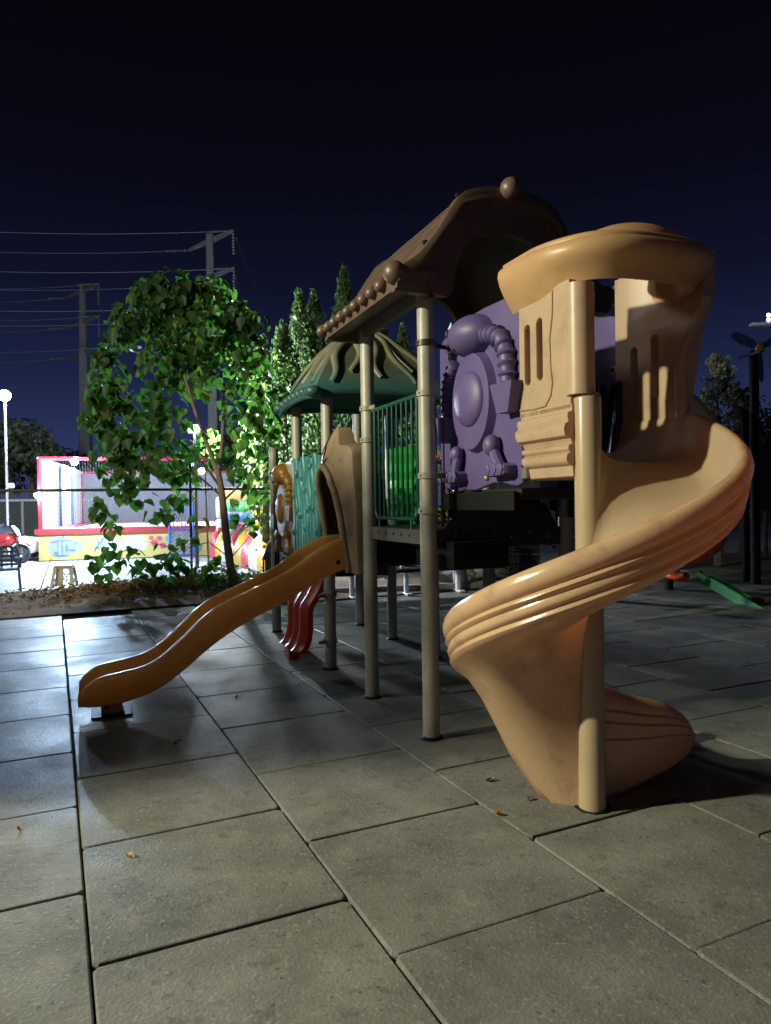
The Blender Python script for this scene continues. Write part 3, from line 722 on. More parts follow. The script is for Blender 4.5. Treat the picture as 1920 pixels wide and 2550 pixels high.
# left slotted panel
def slot_out(cx, cz, hw, hh, n=10):
    return [(cx + hw*math.cos(q), cz + hh - hw + hw*math.sin(q)) for q in [math.pi*i/n for i in range(n+1)]] + [(cx + hw*math.cos(q), cz - hh + hw + hw*math.sin(q)) for q in [math.pi + math.pi*i/n for i in range(n+1)]]
def slotted(fn, x0, x1, z0, z1, slots, t, m_):
    """plate with capsule holes: cell rectangles around each hole"""
    bx = [x0] + [(slots[i][0]+slots[i+1][0])/2 for i in range(len(slots)-1)] + [x1]
    for i, (cx, cz, hw, hh) in enumerate(slots):
        so = slot_out(cx, cz, hw, hh); n = len(so); xa, xb = bx[i], bx[i+1]
        ro_ = []
        for (x, z) in so:
            dx, dz = x-cx, z-cz; k = 1e9
            if dx > 1e-9: k = min(k, (xb-cx)/dx)
            if dx < -1e-9: k = min(k, (xa-cx)/dx)
            if dz > 1e-9: k = min(k, (z1-cz)/dz)
            if dz < -1e-9: k = min(k, (z0-cz)/dz)
            ro_.append((cx+dx*k, cz+dz*k))
        # add corners by snapping nearest samples
        for X, Z in ((xa,z0),(xb,z0),(xa,z1),(xb,z1)):
            j = min(range(n), key=lambda q: math.dist(ro_[q], (X,Z))); ro_[j] = (X,Z)
        mid = [(cx + (x-cx)*1.10, cz + (z-cz)*1.025) for x, z in so]
        m_.loft([[fn(x,z,0) for x,z in ro_], [fn(x,z,0) for x,z in mid], [fn(x,z,.008) for x,z in so], [fn(x,z,t) for x,z in so], [fn(x,z,t) for x,z in ro_]], True, False, True)
PLp = .20
m_ = MB(); lf = lambda x, z, d: V3((PLp + d, x, z))
slotted(lf, -1.32, -.845, 2.10, 2.77, [(-1.045,2.46,.028,.172),(-.925,2.45,.028,.172)][::1], .07, m_)
spl = P_(m_, 'slotted_panel', m_slot, sp, smooth=25)
m_ = MB(); prof = [(0,2.12),(.0,2.085),(-.025,2.075),(-.03,2.055),(-.022,2.03),(-.045,2.015),(-.052,1.985),(-.045,1.955),(-.012,1.945),(-.006,1.93),(.0,1.915),(-.022,1.905),(-.026,1.885),(-.012,1.87),(-.034,1.855),(-.038,1.83),(-.028,1.81),(.0,1.80),(.004,1.745),(.02,1.735)]
rr = []
for a_t in (0, .02, .5, 1):
    rr.append([V3((PLp + x + (.012 if a_t == 0 else 0), lerp(-.845 - .30*max(0,(2.03-z)), -1.33, a_t), z)) for x, z in prof] + [V3((PLp+.075, lerp(-.845,-1.33,a_t), 1.735)), V3((PLp+.075, lerp(-.845,-1.33,a_t), 2.12))])
m_.loft(rr); P_(m_, 'fluted_base', m_slot, spl, smooth=45)
m_ = MB(); m_.tube([lf(x,z,-.003) for x, z in ((-.85,2.145),(-1.0,2.135),(-1.10,2.14),(-1.15,2.19),(-1.165,2.26),(-1.15,2.34),(-1.145,2.5),(-1.17,2.62),(-1.175,2.75))], .006, 6); P_(m_, 'moulded_line', m_slot, spl, smooth=60)
# right slotted panel, flaring into the hood
def rf(x, z, d):
    ed_ = max(0, min(1, (-1.13-x)/.13)); zf = 2.64 - .28*ed_; fl = max(0, min(1, (z-zf)/(2.80-zf))); fl = fl*fl*(3-2*fl)*max(0, min(1, (-.84-x)/.3)); cv = .07*max(0, (-1.12-x)/.2)**2
    return V3((.985 + d + .10*fl - cv*.4, x - .10*fl*max(0, min(1, (-.75-x)/.5)), z))
m_ = MB()
for (za, zb_, sl) in ((2.08, 2.62, [(-1.08,2.40,.03,.19),(-.905,2.36,.03,.19)][::1]),):
    slotted(rf, -1.275, -.74, za, zb_, sl, .085, m_)
rr = []
for i in range(9):
    z = lerp(2.62, 3.01, i/8); rr.append([rf(x, z, 0) for x in [lerp(-1.275,-.74,k/8) for k in range(9)]] + [rf(x, z, .085) for x in [lerp(-.74,-1.275,k/8) for k in range(9)]])
m_.loft(rr, True, False)
spr = P_(m_, 'slotted_panel', m_slot, sp, smooth=40)
m_ = MB(); pts = [rf(-1.285, z, .02) for z in [lerp(2.06, 2.74, i/24) for i in range(25)]]; m_.tube(pts, .036, 12); P_(m_, 'rolled_edge', m_slot, spr, smooth=60)
m_ = MB(); m_.box(rf(-.71,2.45,.02), (.03,.06,.05),0,.006); m_.box(rf(-.71,2.12,.02),(.03,.06,.05),0,.006); tb = pieces(m_, 'tab', m_slot, spr)[0]
m_ = MB(); m_.ball(rf(-.705,2.45,.0), .016, 10, 7); m_.ball(rf(-.705,2.12,.0), .016, 10, 7); pieces(m_, 'bolt', m_black, tb)
# hood: a flared U-shaped band, open at the back, with a domed cap over its front
path = [(.205, lerp(-.775,-1.10,i/6)) for i in range(7)]
for i in range(1, 32):
    t = math.pi*i/32; c, s_ = math.cos(t), math.sin(t); e = 2/2.7
    path.append((.645 - .44*math.copysign(abs(c)**e, c), -1.10 - .37*abs(s_)**e))
path += [(1.085, lerp(-1.10,-.74,i/6)) for i in range(7)]
bprof = [(0,2.70,1),(.022,2.735,1),(.060,2.79,.8),(.090,2.85,.3),(.103,2.90,0),(.098,2.935,0),(.080,2.955,0),(.066,2.962,0),(.066,2.978,0),(.05,2.99,0),(.0,2.992,0),(-.05,2.985,0),(-.055,2.93,0),(-.05,2.80,.5),(-.04,2.71,1)]
m_ = MB(); rings = []
for i, (x, y) in enumerate(path):
    a_, b_ = path[max(0,i-1)], path[min(len(path)-1,i+1)]; d = Vector((b_[0]-a_[0], b_[1]-a_[1])).normalized(); nn = Vector((d.y, -d.x))
    fr = max(0, min(1, (-1.02-y)/.3)); fr = fr*fr*(3-2*fr); rt = max(0, min(1, (x-.62)/.42)); rt *= rt
    rings.append([V3((x + nn.x*o_, y + nn.y*o_, z + (.06*fr)*fw + .02*rt + .022*max(0,1-fr)*(1 if x < .6 else 0))) for o_, z, fw in bprof])
m_.loft(rings); hood = P_(m_, 'hood', m_hood, sp, smooth=55)
m_ = MB(); rings = []
for k, dz in ((1,0),(.985,.03),(.95,.06),(.88,.095),(.75,.13),(.55,.16),(.3,.178),(.05,.183)):
    rings.append([V3((.72 + .365*k*math.cos(2*math.pi*j/48), -1.205 + .255*k*math.sin(2*math.pi*j/48), 2.955 + dz)) for j in range(48)])
m_.loft(rings); P_(m_, 'hood_cap', m_hood, hood, smooth=60)
# ================================================================= surroundings
m_bark = mat('grey_brown_bark', (.17,.115,.08), .85, .3, 14, .6, 60, stretch=(1,1,.3))
m_twig = mat('dark_twig', (.06,.045,.035), .8, .2)
m_white_trunk = mat('lime_washed_bark', (.42,.42,.40), .9, .2, 9, .5, 40)
l_big = leafmat('broad_leaf', [(.012,.036,.010),(.020,.054,.014),(.030,.062,.016),(.018,.050,.016),(.045,.062,.018)], .48, .5, (2.6,3.4,1.4))
l_pop = leafmat('poplar_leaf', [(.05,.09,.04),(.07,.115,.05),(.11,.14,.075)], .3, .42)
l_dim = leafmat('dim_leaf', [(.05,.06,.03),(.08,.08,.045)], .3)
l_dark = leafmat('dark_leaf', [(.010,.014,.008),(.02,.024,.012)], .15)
l_pine = leafmat('conifer_leaf', [(.15,.17,.13),(.22,.24,.18)], .1)
HEART = [(0,0),(-.26,-.09),(-.48,.10),(-.47,.36),(-.27,.70),(0,1.02)]
def leaf(mb, c, nrm, tip, size, fold=.16, lobed=True):
    n = Vector(nrm).normalized(); t = Vector(tip); t = (t - n*t.dot(n))
    if t.length < 1e-3: t = n.orthogonal()
    t.normalize(); sd = t.cross(n); o = len(mb.v); c = Vector(c)
    if lobed:
        L_ = HEART; R_ = [(-x, y) for x, y in HEART[1:-1]]
        for x, y in L_: mb.v.append(tuple(c + sd*(x*size) + t*(y*size) + n*(abs(x)*fold*size - .18*size*y*y)))
        for x, y in R_: mb.v.append(tuple(c + sd*(x*size) + t*(y*size) + n*(abs(x)*fold*size - .18*size*y*y)))
        mb.f += [(o,o+1,o+2,o+3,o+4,o+5), (o,o+5,o+9,o+8,o+7,o+6)]
    else:
        for x, y, z in ((0,0,0),(-.36,.45,.12),(0,1,-.05),(.36,.45,.12)): mb.v.append(tuple(c + sd*(x*size) + t*(y*size) + n*(z*size)))
        mb.f += [(o,o+1,o+2),(o,o+2,o+3)]
def rv(r): 
    while True:
        q = Vector((r.uniform(-1,1), r.uniform(-1,1), r.uniform(-1,1)))
        if q.length < 1: return q
def cloud(mb, c, rad, n, size, r, droop=.6, lobed=True, shell=.35):
    c = Vector(c); R_ = Vector(rad)
    for _ in range(n):
        q = rv(r)
        if q.length > 0: q = q.normalized() * (q.length**shell)
        pnt = c + Vector((q.x*R_.x, q.y*R_.y, q.z*R_.z))
        nr = (q + rv(r)*.8 + Vector((0,-.25,.25))); tp = Vector((q.x*.5, q.y*.5, -droop)) + rv(r)*.5
        leaf(mb, pnt, nr if nr.length > .01 else (0,0,1), tp, size*r.uniform(.65,1.2), lobed=lobed)
r1 = random.Random(11)
# ---- young broad-leaved tree on the bank, left of the slide
TY = 12.9
def tp_(px, py, dy=0): return AT(px, py, TY+dy)
base = tp_(600, 1497)
yt = thing('young_tree', 'young broad-leaved tree with big heart-shaped leaves on the soil bank behind the ochre slide', 'tree', (base.x, base.y, 0))
m_ = MB(); trunk = [(602,1510),(590,1478),(581,1447),(572,1400),(563,1330),(556,1260),(549,1205),(542,1172)]
m_.tube([tp_(*q) for q in trunk], lambda s: .092*(1-.42*s), 12)
tr = part(m_, 'trunk', m_bark, yt, smooth=60)
branches = [([(543,1176),(522,1122),(503,1075),(482,1010),(458,930),(442,850),(430,760)], .045, -.1), ([(543,1176),(552,1120),(556,1050),(555,980),(548,900),(535,800)], .045, .15),
 ([(549,1215),(515,1165),(470,1120),(420,1075),(360,1035),(310,985),(280,930)], .024, -.4), ([(551,1235),(500,1190),(440,1160),(385,1120),(330,1080),(290,1020)], .02, -.25),
 ([(553,1250),(590,1215),(635,1160),(665,1080),(685,1000)], .02, .2), ([(482,1010),(450,930),(400,850),(350,770)], .022, .1), ([(458,930),(500,840),(520,740)], .018, -.2), ([(555,980),(600,920),(640,850)], .018, .1),
 ([(566,1385),(520,1350),(450,1368),(380,1352),(320,1338),(285,1312)], .010, -.2), ([(570,1395),(610,1350),(650,1300),(690,1240)], .012, .1), ([(575,1420),(540,1400),(470,1420),(400,1415),(320,1400),(270,1385)], .010, -.1)]
for pts, r0, dy in branches:
    m_ = MB(); m_.tube([tp_(x, y, dy*i/len(pts)) for i, (x, y) in enumerate(pts)], lambda s, r0=r0: r0*(1-.75*s), 8); part(m_, 'branch', m_bark if r0 > .03 else m_twig, yt, smooth=60)
m_ = MB()
CL = [(338,790,50,56),(385,745,55,75),(430,720,52,75),(480,740,60,90),(530,730,50,70),(545,790,62,90),(600,800,48,44),(640,810,38,30),(300,830,38,24),(370,830,70,110),(440,820,70,110),(500,850,75,110),(580,870,65,80),(630,890,50,40),(400,910,60,75),(470,930,65,75),(545,940,55,45),
      (262,880,36,34),(272,930,45,55),(255,985,42,50),(282,1000,40,40),(240,1040,36,36),(275,1070,50,55),(310,1110,48,50),(280,1140,45,42),(330,1170,48,42),(300,1200,36,26),(345,1230,34,20),
      (360,1010,46,36),(410,1000,50,40),(430,1060,40,16),(380,1090,46,36),(400,1150,50,40),(440,1180,42,24),(350,1060,40,26),(465,1110,30,8),
      (610,960,45,26),(640,1000,40,26),(660,1050,42,28),(650,1110,38,20),(605,1060,40,22),(580,1120,45,16),(605,1170,36,14),(640,1210,34,12),(575,1010,34,14),
      (245,1272,20,8),(262,1295,24,10),(280,1320,18,6),(255,1240,16,4),(375,1290,22,6),(415,1265,26,12),(440,1245,24,8),(240,1400,22,9),(285,1390,20,7),(255,1425,18,6),(268,1365,16,5),
      (335,1385,24,9),(355,1420,30,16),(395,1425,32,16),(430,1400,28,12),(345,1465,18,6),(460,1420,24,8),(400,1370,24,8),(470,1350,20,6),(500,1300,18,4),(525,1430,22,8),(535,1395,16,5),(600,1290,26,8),(585,1250,16,4),(630,1310,16,4)]
for px, py, rd, n in CL:
    rr = rd/1770*TY; cloud(m_, tp_(px, py, r1.uniform(-.5,.5)), (rr, min(.75, rr*1.3), rr), max(3, int(n*.92)), .20, r1, .95, True, .62)
part(m_, 'crown', l_big, yt, smooth=0)
# ---- sapling close to the flood lamp
sy = 17.2; sb = AT(520, 1400, sy)
sg = thing('sapling', 'slender pale sapling behind the fence, glaring in the floodlight', 'tree', (sb.x, sb.y, 0))
m_ = MB(); m_.tube([Vector((sb.x, sb.y, 0)), AT(515,1300,sy), AT(510,1150,sy), AT(515,1060,sy)], lambda s: .03*(1-.6*s), 8); part(m_, 'trunk', m_bark, sg)
m_ = MB()
for px, py, rd, n in ((520,1090,26,24),(508,1130,26,20),(465,1120,28,26),(455,1160,30,24),(470,1200,26,18),(455,1235,22,12),(440,1270,20,8),(530,1150,18,10)):
    rr = rd/1770*sy; cloud(m_, AT(px,py,sy), (rr,rr,rr), n, .17, r1, .6)
part(m_, 'crown', l_big, sg, smooth=0)
# ---- poplars behind the green roof
def poplar(px, pytip, wpx, Y, n, label, zlow=.9, trunkmat=m_bark, sz=.15, lm=l_pop):
    tip = AT(px, pytip, Y); x, y, zt = tip; R_ = wpx/2/1770*Y
    t = thing('poplar_tree', label, 'tree', (x, y, 0), 'poplars behind the play structure')
    a = MB(); a.tube([Vector((x,y,0)), Vector((x+.03,y,zt*.5)), Vector((x,y,zt*.93))], lambda s: .11*(1-.85*s), 8); part(a, 'trunk', trunkmat, t)
    rr = random.Random(int(px)); c = MB()
    lobes = [(rr.uniform(0,6.28), rr.uniform(.05,.95), rr.uniform(.75,1.25)) for _ in range(26)]
    for _ in range(n):
        s_ = rr.random()**.85; z = lerp(zlow, zt, s_); an = rr.uniform(0, 6.283)
        env = min(1, (1-s_)*2.1)**.75 * (.72+.28*min(1, s_*4))
        lb = 1 + .30*math.sin(an*3+z*2.1+px) * math.sin(z*4.3+an)
        q = R_*env*lb*(rr.random()**.35)
        pnt = Vector((x + q*math.cos(an), y + q*math.sin(an), z + rr.uniform(-.1,.1)))
        leaf(c, pnt, Vector((math.cos(an), math.sin(an), .3)) + rv(rr)*.8, Vector((math.cos(an)*.3, math.sin(an)*.3, rr.uniform(-.9,.5))), sz*rr.uniform(.7,1.25), lobed=False)
    part(c, 'crown', lm, t, smooth=0)
poplar(704, 812, 150, 18.2, 2600, 'short poplar glaring white in the floodlight left of the green roof')
poplar(744, 733, 110, 19.6, 2600, 'left one of the twin-tipped poplars between the pale poplar and the tall one')
poplar(782, 728, 110, 20.0, 2600, 'right one of the twin-tipped poplars, directly left of the tallest poplar')
poplar(855, 672, 120, 20.6, 3400, 'tallest poplar, its tip rising above the eave of the brown roof')
poplar(905, 930, 190, 19.4, 2600, 'bushy poplar seen below the green roof between the cream posts')
poplar(1003, 818, 110, 21.2, 2200, 'poplar whose small tip shows between the two front cream posts')
poplar(652, 850, 120, 17.6, 1500, 'leafy poplar merging with the right side of the young tree')
# ---- tree with a lime-washed trunk behind the deck
t = thing('lime_washed_tree', 'small tree with lime-washed trunk in the rubble seen beneath the deck', 'tree', G(1150,1466))
q = G(1150,1466); m_ = MB(); m_.tube([q, q + Vector((-.06,0,.5)), q + Vector((-.1,0,1.3))], lambda s: .15*(1-.4*s), 10); part(m_, 'trunk', m_white_trunk, t, smooth=60)
m_ = MB(); cloud(m_, q + Vector((-.25,.2,2.5)), (1.0,.8,1.25), 700, .12, r1, .4, False); part(m_, 'crown', l_pop, t, smooth=0)
# ---- conifer and bushes right
def conifer(px, pyt, wpx, Y, n, label):
    tip = AT(px, pyt, Y); x, y, zt = tip; rr = random.Random(5+int(px))
    t = thing('conifer_tree', label, 'tree', (x,y,0)); a = MB(); a.tube([(x,y,0),(x,y,zt*.95)], lambda s: .12*(1-.9*s), 8); part(a, 'trunk', m_twig, t)
    c = MB(); R_ = wpx/2/1770*Y
    for k in range(80):
        s_ = rr.random(); z0 = lerp(.8, zt*.97, s_); an = rr.uniform(0,6.283); ln = R_*(1-s_)**.7*rr.uniform(.65,1.15)+.08
        for j in range(int(n/80)):
            u_ = rr.random()**.6; pnt = Vector((x+ln*u_*math.cos(an), y+ln*u_*math.sin(an), z0 + ln*u_*.75)) + rv(rr)*.09
            leaf(c, pnt, rv(rr), Vector((math.cos(an),math.sin(an),1.2)) + rv(rr)*.6, .11*rr.uniform(.6,1.2), lobed=False)
    part(c, 'crown', l_pine, t, smooth=0)
conifer(1785, 880, 190, 17, 4000, 'grey-green conifer against the sky right of the spiral slide')
conifer(1848, 960, 120, 18, 2400, 'smaller conifer leaning on the dark post at the right edge')
def bush(px, py, Y, rad, n, label, lm=l_dark, name='bush', group=None, sz=.16):
    c = AT(px, py, Y); 
    t = thing(name, label, 'bush', (c.x, c.y, 0), group); m_ = MB()
    rr = random.Random(int(px*3+Y)); zc = max(c.z, rad[2]*.9)
    for k in range(14):
        q = rv(rr); cloud(m_, Vector((c.x+q.x*rad[0]*.6, c.y+q.y*rad[1]*.5, zc+q.z*rad[2]*.55)), (rad[0]*.5,rad[1]*.5,rad[2]*.45), n//14, sz, rr, .4, False)
    part(m_, 'foliage', lm, t, smooth=0)
    m_ = MB(); m_.tube([(c.x,c.y,0),(c.x,c.y,zc)], .06, 6); part(m_, 'stem', m_bark, t)
bush(1905, 1130, 19, (1.3,1.2,1.9), 2200, 'dark rounded bush at the right edge below the wind wheel', l_dim)
bush(1790, 1180, 22, (3.2,1.2,1.5), 2200, 'unlit wide bush behind the dark second playground')
bush(1600, 1220, 22, (3.0,1.2,1.3), 1800, 'unlit low bush hidden behind the spiral slide column')
bush(1330, 1290, 21, (3.2,1.2,1.2), 2200, 'unlit bush in the shadow behind the black crates')
# dim trees at left
def roundtree(px, py, Y, rad, n, label, lm, trunk=m_bark):
    c = AT(px, py, Y); t = thing('background_tree', label, 'tree', (c.x,c.y,0), 'background trees at left'); rr = random.Random(int(px+Y*7))
    m_ = MB(); m_.tube([(c.x,c.y,0),(c.x+.1,c.y,c.z)], lambda s: .2*(1-.5*s), 8); part(m_, 'trunk', trunk, t)
    m_ = MB()
    for k in range(22):
        q = rv(rr); q = q.normalized()*q.length**.5
        cloud(m_, c + Vector((q.x*rad[0]*.75,q.y*rad[1]*.75,q.z*rad[2]*.75)), (rad[0]*.34,rad[1]*.34,rad[2]*.26), n//22, .30, rr, .3, False)
    part(m_, 'crown', lm, t, smooth=0)
roundtree(20, 1130, 34, (2.4,2,2.0), 2200, 'dim autumn tree behind the globe street lamp', l_dim)
roundtree(75, 1160, 36, (1.8,2,2.0), 1500, 'dim tree between the globe lamp and the trampoline', l_dim)
roundtree(165, 1165, 46, (2.2,2,1.6), 900, 'dark tree peeking over the trampoline beside the left pole', l_dark)
roundtree(560, 1135, 40, (2.4,2,1.8), 900, 'reddish dark tree over the trampoline right of the far pole', leafmat('rust_leaf', [(.05,.03,.02),(.03,.03,.015)], .2))

# ---- utility poles and lines
m_conc = mat('weathered_concrete', (.13,.125,.12), .85, .2, 3, .4, 20, stretch=(1,1,.2))
m_wire = mat('aluminium_wire', (.15,.15,.17), .5, .05)
m_ins = mat('porcelain_insulator', (.13,.12,.11), .3, .1)
ARMV = Vector((1.62, -1.44, 0))
def utility_pole(px, pyt, Y, arms, label, w0, w1):
    top = AT(px, pyt, Y); x, y, zt = top
    t = thing('utility_pole', label, 'utility pole', (x,y,0), 'utility poles'); m_ = MB()
    m_.loft([[Vector((x+sx_*w, y+sy_*w, z)) for sx_, sy_ in ((-1,-.75),(-.75,-1),(.75,-1),(1,-.75),(1,.75),(.75,1),(-.75,1),(-1,.75))] for z, w in ((0,w1),(zt*.5,(w0+w1)/2),(zt,w0))]); part(m_, 'pole', m_conc, t, smooth=30)
    tips = []
    for pya in arms:
        z = AT(px, pya, Y).z; c = Vector((x,y,z)); row = []
        for s_ in (-1, 1):
            e = c + ARMV*.98*s_ + Vector((0,0,.0)); a = MB(); b0 = c + ARMV*.05*s_
            d = ARMV.normalized(); sd = Vector((-d.y,d.x,0))
            a.loft([[q + sd*(k1*wd) + Vector((0,0,k2*wd2)) for k1,k2 in ((-1,-1),(1,-1),(1,1),(-1,1))] for q, wd, wd2 in ((b0,.09,.14),(e,.06,.06))]); ar = part(a, 'crossarm', m_conc, t, smooth=0)
            i_ = MB()
            if s_ > 0: 
                i_.lathe([(.02 + (.07 if k % 2 else .0), -.1-k*.085) for k in range(15)], e, 8); part(i_, 'insulator', m_ins, ar)
            i_ = MB(); ln = Vector((-1,0,-.02))
            path = [e + ln*(.15+k*.085) for k in range(15)]
            i_.tube(path, lambda s: .02 + (.07 if int(round(s*14)) % 2 else 0), 6); part(i_, 'insulator', m_ins, ar)
            row.append(e)
        tips.append(row)
    return tips
tA = utility_pole(523, 585, 40, (600, 690, 778), 'near concrete utility pole rising behind the young tree', .20, .32)
tB = utility_pole(205, 712, 46, (725, 803, 880), 'far concrete utility pole left of the young tree', .16, .46)
def power_line(a, b, sag, label, r=.017):
    m_ = MB(); pts = [a.lerp(b, i/16) - Vector((0,0,sag*4*(i/16)*(1-i/16))) for i in range(17)]
    m_.tube(pts, r, 5); solo(m_, 'power_line', m_wire, label, 'power line', 'power lines strung from the utility poles', smooth=60)
ends = [[(618,'second'),(566,'topmost')],[(713,'fourth'),(668,'third')],[(810,'seventh'),(770,'sixth')]]
on = ['top','middle','lowest']; sd_ = ['left','right']
for i in range(3):
    for k in range(2):
        e = tA[i][k]; ya = [[616,566],[714,667],[806,768]][i][k]
        power_line(e, AT(-240, ya, e.y), .25, f'power line leftward from the {sd_[k]} end of the {on[i]} arm of the near pole')
        e = tB[i][k]; ya = [[747,713],[822,790],[896,868]][i][k]
        power_line(e, AT(-240, ya, e.y), .25, f'power line leftward from the {sd_[k]} end of the {on[i]} arm of the far pole')
power_line(tA[0][1], AT(705, 850, 78), .6, 'thin power line dropping rightward from the top arm of the near pole', .018)
power_line(tA[1][1], AT(640, 860, 74), .6, 'thin power line dropping rightward from the middle arm of the near pole', .018)
power_line(tB[0][1], AT(330, 830, 80), .6, 'thin power line dropping rightward from the top arm of the far pole', .018)

# ---- chain-link fence
m_fp = mat('dark_fence_steel', (.03,.03,.03), .6, .1); m_link = mat('galvanised_wire', (.22,.22,.22), .5, .1)
FT = 14.45
f0 = tl(2.48, FT); fn = thing('chain_link_fence', 'see-through chain-link fence with a dark top rail along the soil bank', 'fence', f0)
m_ = MB(); m_.tube([tl(-6,FT,1.93), tl(-2,FT,1.945), tl(2.48,FT,1.95), tl(7.3,FT,1.96)], .026, 8); part(m_, 'top_rail', m_fp, fn, smooth=60)
for n in (-5.5, -1.52, 2.48, 6.5):
    m_ = MB(); m_.tube([tl(n,FT+.03,0), tl(n,FT+.03,2.6 if n == 2.48 else 1.98)], .026, 8); part(m_, 'fence_post', m_fp, fn, smooth=60)
m_ = MB(); hh = 1.85; z0 = .1; k = -6.0
while k < 7.3 + hh:
    for s_ in (1, -1):
        a, b = (k - hh, k) if s_ == 1 else (k, k - hh)
        za, zb2 = z0, z0 + hh
        aa, bb = max(a, -6) if a < b else min(a, 7.3), min(b, 7.3) if a < b else max(b, -6)
        aa = max(-6, min(7.3, aa)); bb = max(-6, min(7.3, bb))
        if abs(aa-bb) > .02:
            ta, tb2 = (aa-a)/(b-a), (bb-a)/(b-a)
            m_.tube([tl(aa,FT,lerp(za,zb2,ta)), tl(bb,FT+.003*s_,lerp(za,zb2,tb2))], .0016, 3, False)
    k += .075
part(m_, 'mesh', m_link, fn, smooth=0)

# ---- litter and weeds on the bank
def bankz(q): n = q.dot(TN); t_ = q.dot(TD); return soil_h(n, max(0, min(1, (t_-11.77)/2.75)))
m_ = MB(); rr = random.Random(21)
for _ in range(2600):
    n, t_ = rr.gauss(1.6, 1.1), rr.gauss(13.6, .45)
    if t_ < 12.1 or t_ > 14.5 or n < -8: continue
    q = tl(n, t_); q.z = bankz(q) + rr.uniform(.0,.10)
    leaf(m_, q, Vector((0,0,1)) + rv(rr)*.9, rv(rr), rr.uniform(.05,.11), lobed=False)
for _ in range(900):
    n, t_ = rr.uniform(-6,3), rr.uniform(12.0,14.5); q = tl(n, t_); q.z = bankz(q) + rr.uniform(.0,.02)
    leaf(m_, q, Vector((0,0,1)) + rv(rr)*.5, rv(rr), rr.uniform(.03,.07), lobed=False)
tag(m_.build('leaf_litter', leafmat('dry_leaf', [(.12,.06,.025),(.18,.10,.04),(.08,.05,.03)], .2), smooth=0), 'heap of dry brown leaves on the soil bank along the fence', 'leaf litter', kind='stuff')
m_ = MB()
for _ in range(1300):
    px, py = rr.gauss(575, 60), rr.gauss(1465, 22); q = AT(px, py, 12.9 + rr.uniform(-.4,.5)); q.z = max(q.z, .08)
    leaf(m_, q, Vector((0,-.3,.6)) + rv(rr), Vector((0,0,1)) + rv(rr), rr.uniform(.05,.13), lobed=False)
tag(m_.build('weeds', l_pop, smooth=0), 'low green weeds around the foot of the young tree', 'weeds', kind='stuff')
for i, (px, py, h, lean) in enumerate(((236,1462,.62,.03),(100,1462,.6,-.22),(560,1462,.6,.1),(700,1455,.5,.08))):
    q = AT(px, py, 13.2); q.z = .1; m_ = MB(); m_.tube([q, q + Vector((-lean*.45,0.02,h*.5)), q + Vector((-lean,0,h))], lambda s: .012*(1-.5*s), 5)
    solo(m_, 'stake', m_twig, ['thin dry twig standing upright right of the beige stool','thin dry stick leaning between the blue chair and the stool','thin twig rising from the weeds left of the trunk','bare twig rising right of the young trunk'][i], 'twig', smooth=0)

# ---- yard: trampoline enclosure
m_redp = mat('red_frame_paint', (.24,.014,.02), .45, .1); m_whitep = mat('white_vinyl', (.75,.75,.78), .6, .06)
m_skirt = mat('yellow_printed_skirt', (.40,.30,.085), .6, .12, 1.2, dirt=(.38,.19,.08), damt=.7, dscale=.8)
m_mat = mat('pale_trampoline_bed', (.55,.55,.6), .7, .05); m_net = netmat('lilac_net', (.20,.19,.22), .6); m_netf = netmat('black_net', (.05,.05,.06), .16)
m_bluep = mat('blue_paint', (.02,.06,.30), .4, .1); m_pale = mat('pale_blue_print', (.20,.30,.38), .5, .1); m_pinkp = mat('pink_print', (.4,.04,.1), .5, .1); m_cyanp = mat('cyan_print', (.03,.22,.36), .5, .1); m_greyp = mat('grey_print', (.12,.11,.16), .5, .15); m_whp = mat('white_print', (.5,.53,.5), .5, .05)
FL = G(103, 1396); an = RD(16); ef = Vector((math.cos(an), math.sin(an), 0)); es = Vector((-math.sin(an), math.cos(an), 0)); TL, TDp, TZ = 8.4, 9.6, 3.16
def tq(x, y, z): return FL + ef*x + es*y + Vector((0,0,z))
trp = thing('trampoline', 'large netted trampoline enclosure with red frame and yellow printed skirt', 'trampoline', FL)
def beam(mb, a, b, w_): mb.tube([a, b], w_, 6)
for x, y in ((0,0),(TL,0),(0,TDp),(TL,TDp)):
    m_ = MB(); beam(m_, tq(x,y,0), tq(x,y,TZ), .07); part(m_, 'corner_post', m_redp, trp)
for a, b in (((0,0),(TL,0)),((0,0),(0,TDp)),((TL,0),(TL,TDp)),((0,TDp),(TL,TDp))):
    m_ = MB(); beam(m_, tq(*a,TZ), tq(*b,TZ), .07); part(m_, 'top_rail', m_redp if a[1] == b[1] else m_whitep, trp)
for y in (3.6, 6.4):
    m_ = MB(); beam(m_, tq(.05,y,.9), tq(.05,y,TZ), .05); part(m_, 'side_post', m_bluep, trp)
m_ = MB(); 
for a, b, c_, d_ in (((-.15,-.15),(TL+.15,-.15),(TL+.15,.5),(-.15,.5)), ((-.15,TDp-.5),(TL+.15,TDp-.5),(TL+.15,TDp+.1),(-.15,TDp+.1)), ((-.15,.5),(.6,.5),(.6,TDp-.5),(-.15,TDp-.5)), ((TL-.6,.5),(TL+.15,.5),(TL+.15,TDp-.5),(TL-.6,TDp-.5))):
    m_.loft([[tq(*q, .80) for q in (a,b,c_,d_)], [tq(*q, .97) for q in (a,b,c_,d_)]])
part(m_, 'pad', m_redp, trp)
m_ = MB(); m_.loft([[tq(*q, .90) for q in ((.5,.5),(TL-.5,.5),(TL-.5,TDp-.5),(.5,TDp-.5))],[tq(*q, .93) for q in ((.5,.5),(TL-.5,.5),(TL-.5,TDp-.5),(.5,TDp-.5))]]); part(m_, 'bed', m_mat, trp)
